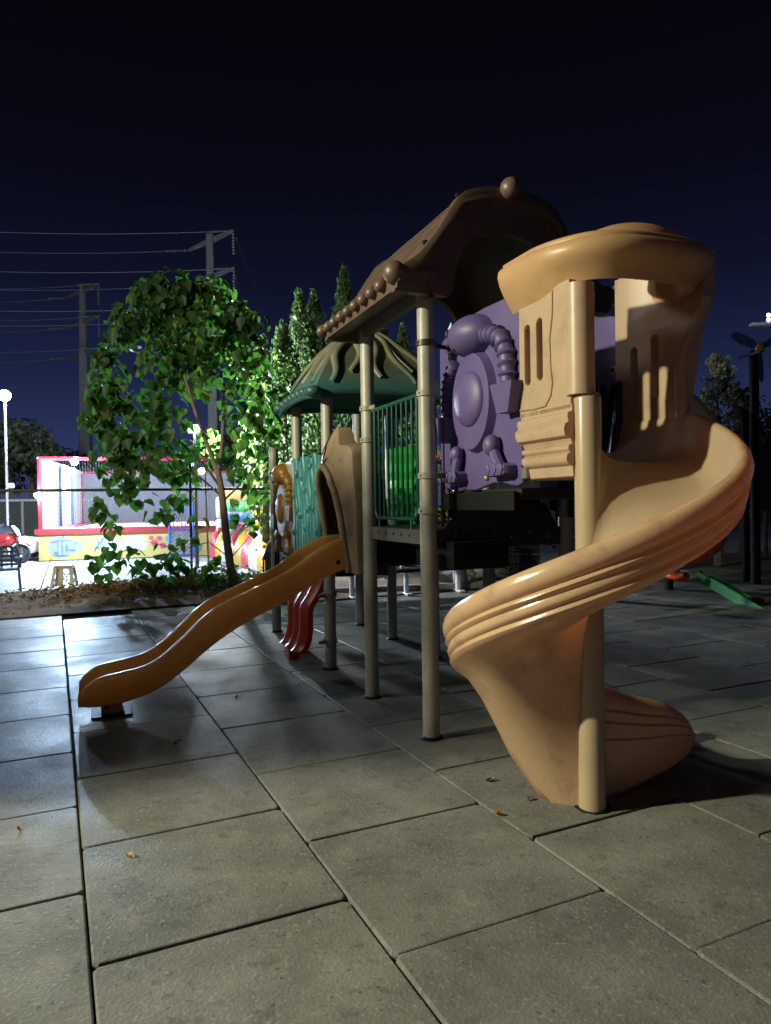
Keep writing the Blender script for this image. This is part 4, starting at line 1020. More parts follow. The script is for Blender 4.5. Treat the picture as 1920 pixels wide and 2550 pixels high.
m_ = MB(); m_.loft([[tq(*q, 0) for q in ((-.05,-.1),(TL+.05,-.1),(TL+.05,TDp),(-.05,TDp))],[tq(*q, .80) for q in ((-.05,-.1),(TL+.05,-.1),(TL+.05,TDp),(-.05,TDp))]]); sk = part(m_, 'skirt', m_skirt, trp)
m_ = MB(); m_.loft([[tq(-.04,.1,.95), tq(-.04,TDp,.95), tq(.0,TDp,.95), tq(0,.1,.95)],[tq(-.04,.1,TZ), tq(-.04,TDp,TZ), tq(0,TDp,TZ), tq(0,.1,TZ)]]); part(m_, 'side_wall', m_whitep, trp)
m_ = MB(); m_.loft([[tq(0,TDp+.02,.95), tq(TL,TDp+.02,.95)],[tq(0,TDp+.02,TZ), tq(TL,TDp+.02,TZ)]], False, False); part(m_, 'net', m_net, trp, smooth=0)
m_ = MB(); m_.loft([[tq(TL,.1,.95), tq(TL,TDp,.95)],[tq(TL,.1,TZ), tq(TL,TDp,TZ)]], False, False); part(m_, 'net', m_net, trp, smooth=0)
m_ = MB()
for j in range(105):
    x = .04 + j*.08; m_.tube([tq(x,0,.97), tq(x,0,TZ)], .006, 3, False)
part(m_, 'front_net', m_fp, trp, smooth=0)
def decal(pts, x0, z0, sx_, sz_, m, name='print'):
    q = MB(); q.prism([(x0 + x*sx_, z0 + z*sz_) for x, z in pts], lambda x, z, t: tq(x, t, z), -.10, -.108); return part(q, name, m, sk, smooth=0)
circ = [(math.cos(2*math.pi*i/24), math.sin(2*math.pi*i/24)) for i in range(24)]
blob = [(x*1.0 + (.55*max(0,x)**2), z*(1-.45*max(0,x))) for x, z in circ]
decal(blob, .62, .42, .40, .36, m_pale)
q = MB()
for x, z, a, b in ((.38,.56,.10,.03),(.62,.60,.28,.025),(.62,.38,.03,.22),(.75,.36,.05,.14),(.45,.22,.08,.06),(.90,.30,.10,.04),(.60,.14,.2,.03),(.5,.45,.02,.2),(.66,.72,.03,.06),(1.0,.52,.02,.06)):
    q.prism([(x+a*u_, z+b*v_) for u_, v_ in circ], lambda x, z, t: tq(x, t, z), -.108, -.114)
pieces(q, 'print', m_greyp, sk, smooth=0)
decal(circ, 2.0, .42, .34, .30, m_whp); decal(circ, 2.75, .45, .4, .28, m_whp)
q = MB()
for i in range(3): q.tube([tq(1.62+.10*i+.06*math.sin(k*.8+i), -.112, .62-.06*k+.05*i) for k in range(7)], .02, 5)
pieces(q, 'print', m_cyanp, sk)
q = MB()
for x, z, s_ in ((3.35,.45,.11),(3.5,.6,.08),(3.25,.62,.07),(3.6,.36,.1),(1.95,.70,.05),(2.1,.18,.05)): q.prism([(x+s_*u_, z+s_*v_) for u_, v_ in circ], lambda x, z, t: tq(x, t, z), -.10, -.112)
pieces(q, 'print', m_pinkp, sk, smooth=0)
q = MB()
for x, z, s_ in ((3.8,.58,.1),(3.9,.42,.12),(4.6,.3,.2)): q.prism([(x+s_*u_, z+s_*v_) for u_, v_ in circ], lambda x, z, t: tq(x, t, z), -.10, -.112)
pieces(q, 'print', m_cyanp, sk, smooth=0)
# lamps of the yard
def emitter(name, c, s_): return mat(name, (.9,.9,.9), .4, 0, emit=c, estr=s_)
m_glow = emitter('lit_white_glass', (.42,.65,1.0), 800.0); m_fld = emitter('lit_flood_glass', (.84,.93,1.0), 260.0); m_led = emitter('lit_led', (.74,.85,1.0), 2600.0); m_key = emitter('lit_key_led', (.48,.71,1.0), 9800.0); m_far = emitter('lit_far_lamp', (1,1,1), 6.0)
def bulb(name, at, r, label, cat, m, group=None, flat=1): m_ = MB(); m_.ball(at, (r,r,r*flat), 16, 10); return solo(m_, name, m, label, cat, group)
kp = AT(185, 1150, 20.7); kl = thing('led_lamp', 'glaring white lamp on an arm before the front top rail of the trampoline', 'lamp', kp, 'lamps hung on the trampoline')
m_ = MB(); m_.ball(kp, .10, 16, 10); part(m_, 'bulb', m_key, kl, smooth=60)
m_ = MB(); m_.tube([kp + Vector((0,0,.13)), tq(1.75,-.06,TZ+.05)], .02, 6); part(m_, 'arm', m_redp, kl)
bulb('led_lamp', tq(-.06,-.12,2.02), .075, 'glaring white lamp on the front left red post of the trampoline', 'lamp', m_led, 'lamps hung on the trampoline')
bulb('led_lamp', tq(.28,4.9,TZ-.16), .12, 'white lamp inside the trampoline high on its white side wall', 'lamp', m_led, 'lamps hung on the trampoline')
bulb('led_lamp', tq(5.0,5.0,TZ-.16), .12, 'white lamp inside the trampoline hidden by the young tree', 'lamp', m_led, 'lamps hung on the trampoline')
gp = AT(12, 985, 24.0)
sl = thing('globe_street_lamp', 'slim white pole with a glaring globe lamp at the left edge', 'street lamp', (gp.x, gp.y, 0))
m_ = MB(); m_.lathe([(.10,0),(.10,.1),(.045,.12),(.04,gp.z-.2),(.09,gp.z-.19)], (gp.x,gp.y,0), 12); m_.box((gp.x+.12,gp.y-.02,2.4),(.28,.12,.18),0,.03); part(m_, 'pole', m_whitep, sl)
m_ = MB(); m_.ball(gp, .185, 20, 12); part(m_, 'lamp_globe', m_glow, sl, smooth=60)
fp = AT(482, 1068, 18.4)
fl = thing('floodlight_mast', 'glaring white floodlight on a thin mast half hidden by the young tree', 'floodlight', (fp.x, fp.y, 0))
m_ = MB(); m_.lathe([(.05,0),(.04,fp.z-.12)], (fp.x,fp.y+.1,0), 10); m_.box((fp.x,fp.y+.1,fp.z),(.36,.1,.24),0,.02); part(m_, 'mast', m_fp, fl)
m_ = MB(); m_.ball(fp + Vector((.04,-.04,0)), (.15,.10,.10), 16, 10); part(m_, 'lamp_lens', m_fld, fl, smooth=60)
# gate
gA = G(424, 1389); m_pg = mat('galvanised_sheet', (.35,.37,.42), .5, .1)
gt = thing('metal_gate', 'narrow blue metal gate with striped sheet lower half before the trampoline', 'gate', gA); gw = .72
def gq(x, y, z): return gA + ef*x + es*y + Vector((0,0,z))
m_ = MB()
for x in (0, gw): beam(m_, gq(x,0,0), gq(x,0,1.9), .035)
for z in (.08,.88,1.86): beam(m_, gq(0,0,z), gq(gw,0,z), .028)
part(m_, 'gate_frame', m_bluep, gt)
for j in range(5):
    m_ = MB(); x = gw*(j+1)/6; beam(m_, gq(x,0,.88), gq(x,0,1.86), .014); part(m_, 'bar', m_bluep, gt)
m_ = MB(); m_.prism([(.04,.1),(gw-.04,.1),(gw-.04,.86),(.04,.86)], lambda x,z,t: gq(x,t,z), .01, .03); pl = part(m_, 'sheet_panel', m_pg, gt, smooth=0)
m_ = MB()
for j in range(-5, 7):
    a = (.04, .1+j*.13); b = (gw-.04, .1+j*.13+.55*(1))
    z1_, z2_ = max(.1,min(.86,a[1])), max(.1,min(.86,b[1]))
    xx = lambda z: .04 + (z-a[1])/.55*(gw-.08)
    if z2_-z1_ > .05: m_.tube([gq(xx(z1_),0,z1_), gq(xx(z2_),0,z2_)], .018, 5)
pieces(m_, 'stripe', mat('dark_stripe', (.05,.06,.09), .5), pl)
# inflatable castle
KFL, KFR, KBL, KBR = G(524, 1390), G(662, 1428), AT(548, 1300, 23.4), AT(705, 1300, 20.8)
for k_ in (KBL, KBR): k_.z = 0
def kq(x, y, z): return KFL.lerp(KFR, x).lerp(KBL.lerp(KBR, x), y) + Vector((0,0,z))
ic = thing('bouncy_castle', 'rainbow striped inflatable bouncy castle behind the young tree trunk', 'bouncy castle', KFL)
pv = {k: mat('vinyl_'+k, tuple(.7*v_ for v_ in c), .45, .08) for k, c in dict(red=(.55,.03,.05), yellow=(.75,.42,.03), orange=(.72,.27,.02), green=(.05,.35,.09), blue=(.02,.10,.55), white=(.75,.7,.7), cyan=(.03,.42,.6), mint=(.2,.6,.38)).items()}
nst = 8
for j in range(nst):
    m_ = MB(); rr = []
    for i in range(9):
        x = lerp(j/nst, (j+1)/nst, i/8); b_ = .10*math.sin(i/8*math.pi)
        rr.append([kq(x, y, z + b_*(1 if z > .1 else 0)) for y, z in ((0,0),(-.03,.15),(-.02,.42),(.06,.58),(.25,.72),(.5,.82),(.75,.90),(.97,.95),(1.0,.9),(1.0,0))])
    m_.loft(rr); part(m_, 'cushion', pv[('red','yellow','white','red','yellow','red','white','yellow')[j]], ic, smooth=60)
for z0_, z1_, k in ((.93,1.08,'red'),(1.08,1.42,'blue'),(1.42,1.76,'green'),(1.76,2.2,'orange')):
    m_ = MB(); m_.loft([[kq(x, 1.0, lerp(z0_,z1_,.5)) + Vector((.10*math.cos(q), -.16*math.cos(q), (z1_-z0_)/2*math.sin(q))) for q in [2*math.pi*i/14 for i in range(14)]] for x in (.02,.33,.66,1)]); part(m_, 'back_roll', pv[k], ic, smooth=60)
for px, Y, r_c, segs in ((550,22.6,.15,((0,.6,'white'),(.6,1.2,'white'),(1.2,1.9,'white'))),(646,19.9,.18,((0,.95,'white'),(.95,1.7,'yellow'),(1.7,2.6,'orange'))),(674,18.9,.26,((0,.42,'blue'),(.42,.83,'cyan'),(.83,1.27,'mint'),(1.27,1.95,'yellow'),(1.95,2.75,'orange')))):
    c_ = AT(px, 1300, Y)
    for z0_, z1_, k in segs:
        m_ = MB(); m_.lathe([(r_c*.6,z0_),(r_c*.95,z0_+.05),(r_c,(z0_+z1_)/2),(r_c*.95,z1_-.05),(r_c*.6,z1_)], (c_.x,c_.y,0), 18); part(m_, 'column', pv[k], ic, smooth=60)
# tent tip
q = AT(1123, 803, 26); m_ = MB(); t = thing('tent_spire', 'small red and white pointed spire showing beside the purple panel', 'spire', (q.x,q.y,0))
m_.lathe([(.05,0),(.05,q.z-.5)], (q.x,q.y,0), 8); part(m_, 'pole', m_steel, t)
m_ = MB(); m_.lathe([(.22,q.z-.52),(.12,q.z-.26)], (q.x,q.y,0), 12); part(m_, 'lower_cone', m_redp, t)
m_ = MB(); m_.lathe([(.12,q.z-.26),(.01,q.z)], (q.x,q.y,0), 12); part(m_, 'upper_cone', m_whitep, t)
# boundary wall with posts at left
m_wall = mat('grey_render', (.10,.10,.10), .9, .25, 1.5, .3, 20, dirt=(.06,.06,.06), damt=.7)
wA, wB = Vector((-42, 27, 0)), Vector((-13.6, 33.5, 0)); wd = (wB-wA).normalized(); wp = Vector((-wd.y, wd.x, 0))
wl = thing('boundary_wall', 'grey boundary wall with pale coping and thin posts behind the motorbike', 'wall', wB)
m_ = MB(); m_.loft([[wA, wB, wB+wp*.15, wA+wp*.15],[q + Vector((0,0,1.95)) for q in (wA, wB, wB+wp*.15, wA+wp*.15)]]); part(m_, 'wall_face', m_wall, wl, smooth=0)
m_ = MB(); m_.loft([[q + Vector((0,0,1.953)) for q in (wA-wp*.06, wB-wp*.06, wB+wp*.2, wA+wp*.2)],[q + Vector((0,0,2.06)) for q in (wA-wp*.06, wB-wp*.06, wB+wp*.2, wA+wp*.2)]]); part(m_, 'coping', m_whitep, wl, smooth=0)
for k in range(8):
    q = wB - wd*(1.2+2.0*k) - wp*.08; m_ = MB(); m_.box(q + Vector((0,0,.97)), (.09,.09,1.94), 0, .01); part(m_, 'post', m_whitep, wl)

# ---- stool
m_st = mat('beige_plastic', (.40,.37,.24), .5, .08)
sc = G(161, 1462); st = thing('plastic_stool', 'beige plastic stool with open lattice sides on the bright yard', 'stool', sc, rz=RD(12), local=True)
def stq(x, y, z): return Vector((x, y, z))
sh_ = .455
m_ = MB(); m_.box((0,0,sh_-.02),(.34,.34,.04),0,.012); part(m_, 'seat', m_st, st)
def sl_(k, z): w_ = lerp(.235, .165, z/sh_); return w_
for sx_ in (-1,1):
    for sy_ in (-1,1):
        m_ = MB(); m_.loft([[Vector((sx_*(sl_(0,z)-a), sy_*(sl_(0,z)-b), z)) for a, b in ((0,0),(.055*(1.3-z),0),(.055*(1.3-z),.01),(.01,.01),(.01,.055*(1.3-z)),(0,.055*(1.3-z)))] for z in (0,.15,.3,sh_-.04)]); part(m_, 'leg', m_st, st, smooth=0)
for f_, ax in ((-1,0),(1,0),(-1,1),(1,1)):
    m_ = MB()
    def q2(u_, z): w_ = sl_(0,z)-.006; return Vector((u_*w_, f_*w_, z)) if ax == 0 else Vector((f_*w_, u_*w_, z))
    m_.tube([q2(-.8,.08), q2(0,.2), q2(.8,.38)], .010, 5); m_.tube([q2(.8,.08), q2(0,.2), q2(-.8,.38)], .010, 5)
    m_.tube([q2(-.9,.13), q2(.9,.13)], .010, 5); m_.tube([q2(-.9,.40), q2(.9,.40)], .014, 5)
    if ax == 0 and f_ == -1: m_.loft([[q2(-.28,z), q2(.12,z), q2(.12,z)+Vector((0,.008,0)), q2(-.28,z)+Vector((0,.008,0))] for z in (.0,.42)])
    part(m_, 'side_lattice', m_st, st)
# ---- blue chair
m_ch = mat('navy_plastic', (.01,.02,.10), .4, .1)
cc_ = G(18, 1470); ch = thing('plastic_chair', 'navy blue plastic armchair cut by the left edge of the photo', 'chair', cc_, rz=RD(-152), local=True)
m_ = MB(); m_.box((0,0,.42),(.46,.44,.035),0,.012); part(m_, 'seat', m_ch, ch)
for x, y in ((-.21,-.2),(.21,-.2),(-.21,.2),(.21,.2)):
    m_ = MB(); m_.tube([(x*1.12,y*1.15,0),(x,y,.42),(x*1.05,y*1.05,.64 if y > 0 else .42)], .024, 6); part(m_, 'leg', m_ch, ch)
m_ = MB(); m_.tube([(-.24,-.21,.42),(-.25,-.26,.62),(-.18,-.30,.82),(0,-.32,.86),(.18,-.30,.82),(.25,-.26,.62),(.24,-.21,.42)], .026, 8)
for j in range(4): z = .5+.085*j; m_.box((0,-.245-.06*(z-.42)/.4,z),(.44,.015,.045),0,.005)
for x in (-.09,.09): m_.box((x,-.27,.63),(.04,.014,.42),0,.005)
part(m_, 'backrest', m_ch, ch)
for x in (-.25,.25): m_ = MB(); m_.tube([(x,.22,.64),(x*1.05,0,.66),(x,-.25,.66)], .024, 6); part(m_, 'armrest', m_ch, ch)
# ---- motorbike
m_mr = mat('red_bodywork', (.5,.02,.03), .25, .05, coat=.5); m_tyre = mat('tyre_rubber', (.02,.02,.02), .8); m_chr = mat('chrome', (.6,.6,.62), .2, metal=1.0); m_wb = mat('white_bodywork', (.75,.77,.8), .3, .04)
bq = G(2, 1405); mo = thing('motorbike', 'red and white motorbike parked at the left edge of the bright yard', 'motorbike', bq, rz=RD(8), local=True)
def torus(mb, c, R_, r, ny):
    mb.loft([[Vector((c[0] + (R_+r*math.cos(b))*math.cos(a), c[1] + r*ny*math.sin(b), c[2] + (R_+r*math.cos(b))*math.sin(a))) for b in [2*math.pi*j/8 for j in range(8)]] for a in [2*math.pi*i/24 for i in range(24)]], True, False, True)
for x in (-.55,.55):
    m_ = MB(); torus(m_, (x,0,.29), .24, .055, 1); wh = part(m_, 'wheel', m_tyre, mo, smooth=60)
    m_ = MB(); torus(m_, (x,0,.29), .19, .02, 1)
    for k in range(5): m_.tube([(x,0,.29),(x+.19*math.cos(k*1.257),0,.29+.19*math.sin(k*1.257))], .014, 5)
    part(m_, 'rim', m_chr, wh)
m_ = MB(); m_.loft([[Vector((x, y*w_, z + v_*h_)) for y, v_ in ((-1,-.6),(-1,.3),(-.6,1),(.6,1),(1,.3),(1,-.6),(.5,-1),(-.5,-1))] for x, z, w_, h_ in ((-.65,.72,.06,.05),(-.4,.66,.12,.12),(-.1,.60,.15,.2),(.15,.68,.16,.22),(.35,.74,.12,.18),(.5,.80,.05,.08))]); part(m_, 'body', m_mr, mo, smooth=50)
m_ = MB(); m_.loft([[Vector((x, y*w_, z)) for y in (-1,1)] + [Vector((x+.02, y*w_, z+.02)) for y in (1,-1)] for x, z, w_ in ((.52,.82,.12),(.44,.98,.14),(.34,1.10,.10))]); part(m_, 'windscreen', m_wb, mo)
m_ = MB(); m_.box((-.32,0,.80),(.5,.2,.07),0,.03); part(m_, 'seat', m_tyre, mo)
m_ = MB(); m_.tube([(.38,-.3,.93),(.42,0,.9),(.38,.3,.93)], .016, 6); part(m_, 'handlebar', m_tyre, mo)
m_ = MB(); m_.tube([(.55,-.07,.29),(.42,-.07,.85)], .025, 6); m_.tube([(.55,.07,.29),(.42,.07,.85)], .025, 6); part(m_, 'fork', m_chr, mo)
m_ = MB(); m_.loft([[Vector((.55+.34*math.cos(a), y, .29+.34*math.sin(a))) for y in (-.08,.08)] + [Vector((.55+.355*math.cos(a), y, .29+.355*math.sin(a))) for y in (.08,-.08)] for a in [RD(40+14*i) for i in range(8)]]); part(m_, 'mudguard', m_mr, mo)
m_ = MB(); m_.box((.0,0,.35),(.4,.22,.26),0,.05); part(m_, 'engine', m_chr, mo)
# ---- white car
cq0 = G(40, 1399); car = thing('parked_car', 'small white car parked behind the motorbike at the left edge', 'car', cq0 + Vector((-1.2,.9,0)), rz=RD(10), local=True)
m_ = MB(); m_.loft([[Vector((x, y*w_, z0_ + (z1_-z0_)*v_)) for y, v_ in ((-1,0),(-1,.6),(-.9,1),(.9,1),(1,.6),(1,0))] for x, w_, z0_, z1_ in ((-1.7,.62,.3,.62),(-1.5,.72,.2,.72),(-.6,.74,.18,.78),(.5,.74,.18,.76),(1.2,.72,.2,.68),(1.55,.62,.28,.55))]); part(m_, 'body', m_wb, car, smooth=40)
m_ = MB(); m_.loft([[Vector((x, y*w_, z)) for x, y in ((x0,-1),(x1,-1),(x1,1),(x0,1))] for z, x0, x1, w_ in ((.74,-1.3,.75,.70),(1.12,-1.0,.2,.58),(1.18,-.8,.0,.5))]); part(m_, 'cabin', mat('car_glass', (.03,.04,.05), .1), car, smooth=30)
for x in (-1.05, 1.0):
    for y in (-.68,.68):
        m_ = MB(); torus(m_, (x,y,.27), .19, .08, 1); wh = part(m_, 'wheel', m_tyre, car, smooth=60); m_ = MB(); m_.lathe([(.02,-.07),(.17,-.06),(.17,.06),(.02,.07)], (0,0,0), 14); m_.v = [(x+q[0], y+q[2], .27+q[1]) for q in m_.v]; part(m_, 'rim', m_chr, wh)

# ---- bench, rubble and crates seen beneath the deck
bqc = G(1012, 1481); bn = thing('park_bench', 'bench with black slats and white legs beyond the deck', 'bench', bqc, rz=RD(20), local=True)
for x in (-1.0,.0,1.0):
    m_ = MB(); m_.box((x,0,.2),(.07,.09,.40),0,.015); m_.box((x,0,.02),(.12,.42,.04),0,.01); m_.box((x,.2,.6),(.06,.06,.5),0,.01); part(m_, 'leg', m_whitep, bn)
m_ = MB()
for k in range(3): m_.box((0,-.15+.15*k,.43),(2.3,.12,.045),0,.01)
part(m_, 'seat', m_black, bn)
m_ = MB()
for k in range(2): m_.box((0,.24,.62+.17*k),(2.3,.04,.11),0,.01)
part(m_, 'backrest', m_black, bn)
m_rock = mat('pale_rubble', (.30,.29,.27), .9, .3, 4, .8, 15); rr = random.Random(9)
for i in range(26):
    px, py = rr.uniform(885, 1245), rr.uniform(1422, 1466); q = G(px, py); q.z = 0; s_ = rr.uniform(.12,.28)
    m_ = MB(); m_.ball(q + Vector((0,0,s_*.35)), (s_*rr.uniform(.8,1.4), s_, s_*.6), 8, 5); m_.v = [tuple(Vector(v_) + rv(rr)*s_*.22) for v_ in m_.v]
    solo(m_, 'rubble_stone', m_rock, 'pale rough stone in the rubble strip beyond the deck', 'stone', 'stones of the rubble strip', smooth=0)
m_kerb = mat('kerb_concrete', (.26,.25,.22), .85, .2, 5, .4, 40)
m_ = MB(); a_, b_ = G(740, 1487), G(1290, 1462); d_ = (b_-a_).normalized(); c_ = (a_+b_)/2
m_.box(c_ + Vector((0,0,.06)), ((b_-a_).length, .14, .14), math.atan2(d_.y, d_.x), .02); struct(m_, 'kerb', m_kerb)
m_cr = mat('black_plastic', (.018,.018,.02), .4, .2)
def crate(c, w_, h_, label):
    t = thing('plastic_crate', label, 'crate', c, 'black crates behind the deck', RD(15), True)
    m_ = MB(); m_.box((0,0,.02),(w_,.4,.04),0,.01); part(m_, 'base', m_cr, t)
    for y in (-.2,.2):
        m_ = MB()
        for z in (.08, h_*.5, h_-.03): m_.box((0,y,z),(w_,.02,.05),0,.005)
        for k in range(7): m_.box((-w_/2+.02+(w_-.04)*k/6,y,h_/2),(.03,.018,h_),0,.004)
        part(m_, 'side', m_cr, t)
    for x in (-w_/2,w_/2):
        m_ = MB()
        for z in (.08, h_*.5, h_-.03): m_.box((x,0,z),(.02,.4,.05),0,.005)
        part(m_, 'end', m_cr, t)
q = G(1295, 1432)
for k, lb in enumerate(('black crate at the bottom of the stack beyond the deck','black crate second from the ground in the stack beyond the deck','black crate on top of the stack beyond the deck')): crate(q + Vector((0,0,.27*k)), .75, .26, lb)

# ---- dark second playground at right
m_orp = mat('bright_orange_plastic', (.72,.09,.02), .3)
s0 = AT(1876, 1450, 13.2); s0.z = 0
s2 = thing('second_play_structure', 'unlit second playground set with arched roof, dark posts and orange slide at right', 'play structure', s0)
for px, pyt, Y, r in ((1877,872,13.2,.085),(1855,1020,13.6,.065),(1662,1100,12.6,.07)):
    tq_ = AT(px, pyt, Y); m_ = MB(); m_.lathe([(r,0),(r,tq_.z-.05),(r*.5,tq_.z)], (tq_.x,tq_.y,0), 16); part(m_, 'post', m_black, s2)
m_sr = mat('tan_scaled_roof', (.22,.17,.10), .55, .15, 5); rr = []
rp_ = [(1440,812),(1480,770),(1520,725),(1570,700),(1620,730),(1668,850),(1705,955),(1750,1000),(1790,1050),(1815,1100),(1832,1170)]
Yr = 10.6
m_ = MB()
sm = [(stable([(i, q[0]) for i, q in enumerate(rp_)], k/4), stable([(i, q[1]) for i, q in enumerate(rp_)], k/4)) for k in range((len(rp_)-1)*4+1)]
front = [AT(x, y, Yr) for x, y in sm]
dirb = Vector((-.75, 1.9, 0))
rows = []
for k in range(9): rows.append([q + dirb*(k/8) + Vector((0,0,.012*((k+i) % 2))) for i, q in enumerate(front)])
low = [[q - Vector((0,0,.10)) for q in reversed(R)] for R in rows]
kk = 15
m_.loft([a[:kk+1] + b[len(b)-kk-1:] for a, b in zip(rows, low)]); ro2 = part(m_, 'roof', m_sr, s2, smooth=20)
m_ = MB(); m_.loft([a[kk:] + b[:len(b)-kk] for a, b in zip(rows, low)]); part(m_, 'roof_flank', mat('shade_toned_roof_plastic', (.02,.014,.010), .5), ro2, smooth=20)  # same tan roof; shade of the side facing away put into a darker color
m_ = MB()
for k in range(7):
    for i in range(2, 14):
        q = front[i] + dirb*(k/7+.05*(i % 2)) + Vector((0,0,.0)); m_.ball(q, (.07,.05,.03), 8, 5)
pieces(m_, 'roof_scale', m_sr, ro2, smooth=60)
a = AT(1905, 1190, 13.6); m_ = MB(); m_.box(a, (.75,.06,1.2), 0, .02); part(m_, 'side_panel', mat('dark_red_plastic', (.12,.02,.012), .4), s2)
m_ = MB(); m_.tube([AT(1690,1400,13.0), AT(1745,1385,12.7), AT(1778,1362,12.5), AT(1795,1335,12.4)], .15, 12, flat=.8); part(m_, 'tube_slide', m_orp, s2, smooth=60)
m_ = MB(); e0 = AT(1690,1440,12.0); pth = [AT(1640,1415,12.6), AT(1670,1432,12.2), AT(1692,1440,12.0), AT(1709,1432,11.9)]; m_.tube(pth, lambda s: .13*(1-.3*s), 12, flat=.6); part(m_, 'slide_exit', m_orp, s2, smooth=60)
pw = AT(1892, 866, 12.9)
ww = thing('wind_wheel', 'blue three-bladed toy wind wheel with yellow hub on the dark post', 'wind wheel', pw)
m_ = MB(); m_.ball(pw, (.085,.07,.085), 14, 9); m_.lathe([(.05,-.1),(.09,-.06),(.05,0),(.09,.06),(.05,.1)], pw, 12); part(m_, 'hub', mat('yellow_plastic', (.45,.28,.05), .4), ww, smooth=60)
m_bl = mat('blue_blade_plastic', (.03,.10,.22), .35, .1)
for tx, ty_ in ((1822,832),(1960,832),(1897,952)):
    e = AT(tx, ty_, 12.85); d = (e-pw); L_ = d.length; d.normalize(); sd = d.cross(Vector((0,1,0))); m_ = MB()
    m_.loft([[pw + d*(L_*s_) + sd*(w_*k1) + Vector((0,(.02*k2 + .05*k1*w_/.08),0)) for k1, k2 in ((-1,0),(0,.6),(1,0),(0,-.6))] for s_, w_ in ((.1,.035),(.25,.06),(.6,.075),(.9,.06),(1,.02))]); part(m_, 'blade', m_bl, ww, smooth=60)
m_ = MB(); m_.tube([pw + Vector((-.27,.25,-.13)), pw + Vector((-.05,.1,-.08)), pw], .03, 8); part(m_, 'bracket', m_steel, ww)
# green slide
gs = thing('green_slide', 'low green slide half lost in the dark at the right edge', 'slide', G(1900,1520)); m_ = MB(); rr = []
for px, py, Y, w_ in ((1738,1424,12.3,.16),(1790,1447,11.6,.22),(1840,1476,11.0,.22),(1885,1503,10.6,.22),(1925,1524,10.2,.22)):
    q = AT(px, py, Y); sd = Vector((.5,.8,0)).normalized()
    rr.append([q + sd*x + Vector((0,0,z)) for x, z in ((-w_,-.16),(-w_,.0),(-w_+.03,.02),(-w_+.06,-.10),(w_-.06,-.10),(w_-.03,.02),(w_,0),(w_,-.16))])
m_.loft(rr); part(m_, 'chute', mat('green_slide_plastic', (.008,.13,.025), .75), gs, smooth=50)
q = G(1900, 1520); m_ = MB(); m_.box((AT(1880,1503,10.6).x, AT(1880,1503,10.6).y, .05), (.2,.2,.12), 0, .02); part(m_, 'slide_foot', m_black, gs)
# flood mast far right
q = AT(1905, 792, 48); fm = thing('stadium_light', 'distant twin-lamp light mast with a pale panel at the right edge', 'light mast', (q.x,q.y,0))
m_ = MB(); m_.lathe([(.14,0),(.09,q.z)], (q.x+.5,q.y,0), 10); part(m_, 'mast', m_black, fm)
m_ = MB(); a = AT(1895, 808, 48); m_.box(a, (1.4,.5,.18), 0, .03); part(m_, 'panel', m_whitep, fm)
for py in (785, 796):
    a = AT(1914, py, 47.8); m_ = MB(); m_.ball(a, (.14,.06,.14), 12, 8); part(m_, 'lamp', m_far, fm)
# debris on the tiles
m_dl = leafmat('fallen_leaf_tan', [(.30,.20,.08),(.36,.22,.05)], .1); m_dd = leafmat('fallen_leaf_dark', [(.05,.035,.03),(.07,.05,.03)], .1); m_or = leafmat('fallen_leaf_orange', [(.55,.26,.03),(.55,.26,.03)], .1)
for px, py, s_, mm, lb in ((1235,2030,.05,m_or,'small orange leaf lying on the joint between two front tiles'),(325,2135,.035,m_dl,'tan curled scrap on the tile in the left foreground'),(1224,1945,.05,m_dd,'dark curled leaf left of the spiral slide column'),(48,2063,.03,m_dl,'tiny tan scrap on the tile at the left edge'),(442,1850,.04,m_dd,'dark leaf in the slide shadow'),(590,1735,.03,m_dd,'dark crumb on the tile right of the wavy slide'),(1866,1655,.04,m_whp,'small white scrap on the dark tiles at right'),(1320,1990,.03,m_dd,'dark crumb in front of the spiral base')):
    q = G(px, py, .006); m_ = MB(); rr = random.Random(px)
    for k in range(2): leaf(m_, q + Vector((0,0,.004+.006*k)), Vector((rr.uniform(-.5,.5),rr.uniform(-.5,.5),1)), Vector((rr.uniform(-1,1),rr.uniform(-1,1),0)), s_*(1-.2*k), .5)
    solo(m_, 'fallen_leaf', mm, lb, 'leaf' if 'leaf' in lb else 'litter', smooth=0)
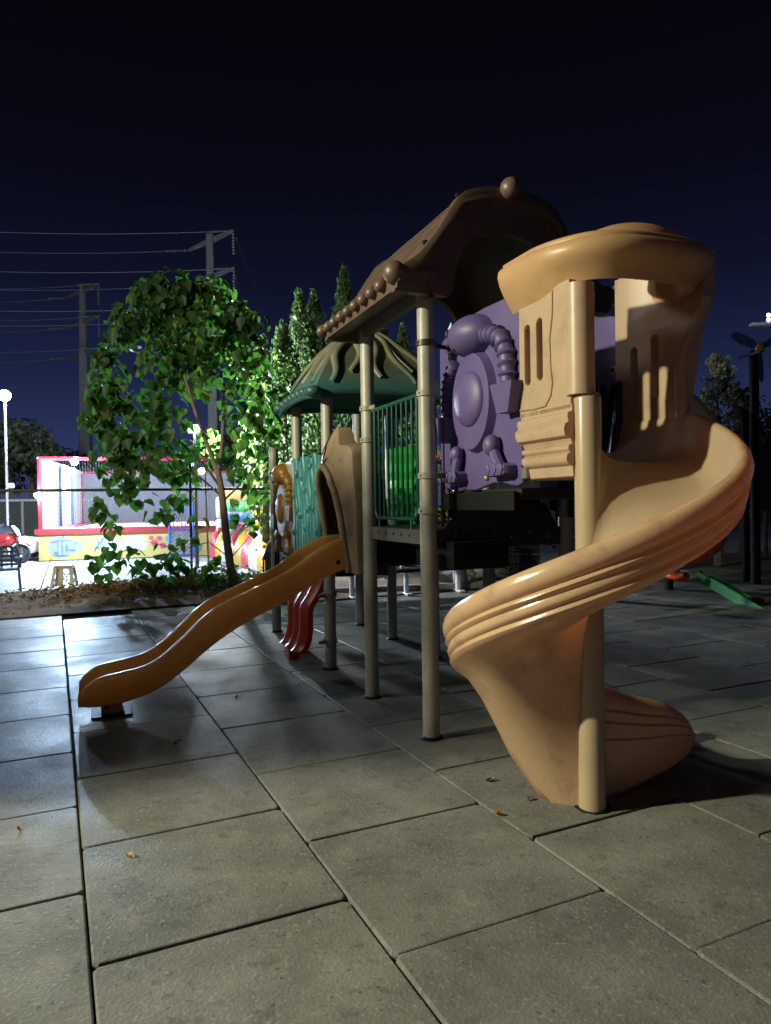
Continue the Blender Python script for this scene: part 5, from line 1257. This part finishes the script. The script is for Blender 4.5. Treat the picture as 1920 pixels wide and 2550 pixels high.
# stair railing at the far end of the structure
m_ = MB(); pts = [onp(692,1322,-.02), onp(672,1352,-.02), onp(656,1392,-.02)]
m_.tube([tuple(q) for q in pts], .022, 8); st_r = P_(m_, 'stair_railing', m_steel, smooth=60)
for j in range(7):
    q = Vector(pts[0]).lerp(Vector(pts[2]), j/6); m_ = MB(); m_.tube([(q.x,q.y,q.z-.02),(q.x,q.y,max(.2,q.z-.55))], .013, 6); P_(m_, 'bar', m_black, st_r, smooth=60)

# unseen foliage added to block the street lamp and shadow the playground, left of the view
hr = random.Random(4)
hg = thing('shadow_hedge', 'unseen added hedge along the left side of the playground', 'shadow_hedge', (-6.0, 4.5, 0))
m_ = MB()
for k in range(84):
    y = lerp(2.78, 6.2, hr.random()); z = lerp(.4, 4.05, hr.random())
    cloud(m_, (-6.0 + hr.uniform(-.3,.3), y, z), (.5,.5,.42), 210, .18, hr, .4, False, .5)
part(m_, 'foliage', l_pop, hg, smooth=0)
m_ = MB()
for k in range(6): m_.tube([(-6, 3+k*.6, 0), (-6, 3+k*.6, 2.8)], .05, 6)
part(m_, 'stem', m_bark, hg)
# ---------------------------------------------------------------- lights
def lamp(name, kind, at, power, col, size=.1):
    d = bpy.data.lights.new(name, kind); d.energy = power; d.color = col; d.shadow_soft_size = size
    o = bpy.data.objects.new(name, d); COL.objects.link(o); o.location = at; return o
# warm street lamp of the playground, left of the frame
lamp('street_or_fill_light', 'POINT', (-8.4, 1.5, 5.6), 5500, (1.0, .95, .66), .16)
# unseen fill lamp, added high at the left to lighten the shaded plastic
lamp('street_or_fill_light', 'POINT', (-9.6, 4.4, 8.2), 750, (.95, .93, .90), .8)
lf_ = lamp('flood_light', 'SPOT', fp + Vector((.22,-.06,.0)), 7000, (.86,.94,1.0), .10)
lf_.data.spot_size = RD(165); lf_.data.spot_blend = .35; lf_.rotation_euler = Vector((1,-.03,.04)).to_track_quat('-Z','Y').to_euler()
S.view_settings.view_transform = 'Standard'; S.view_settings.look = 'None'; S.view_settings.exposure = 0; S.view_settings.gamma = 1
S.cycles.max_bounces = 8; S.cycles.diffuse_bounces = 3; S.cycles.glossy_bounces = 3; S.cycles.transparent_max_bounces = 16
S.cycles.use_denoising = True
S.cycles.sample_clamp_indirect = 4.0
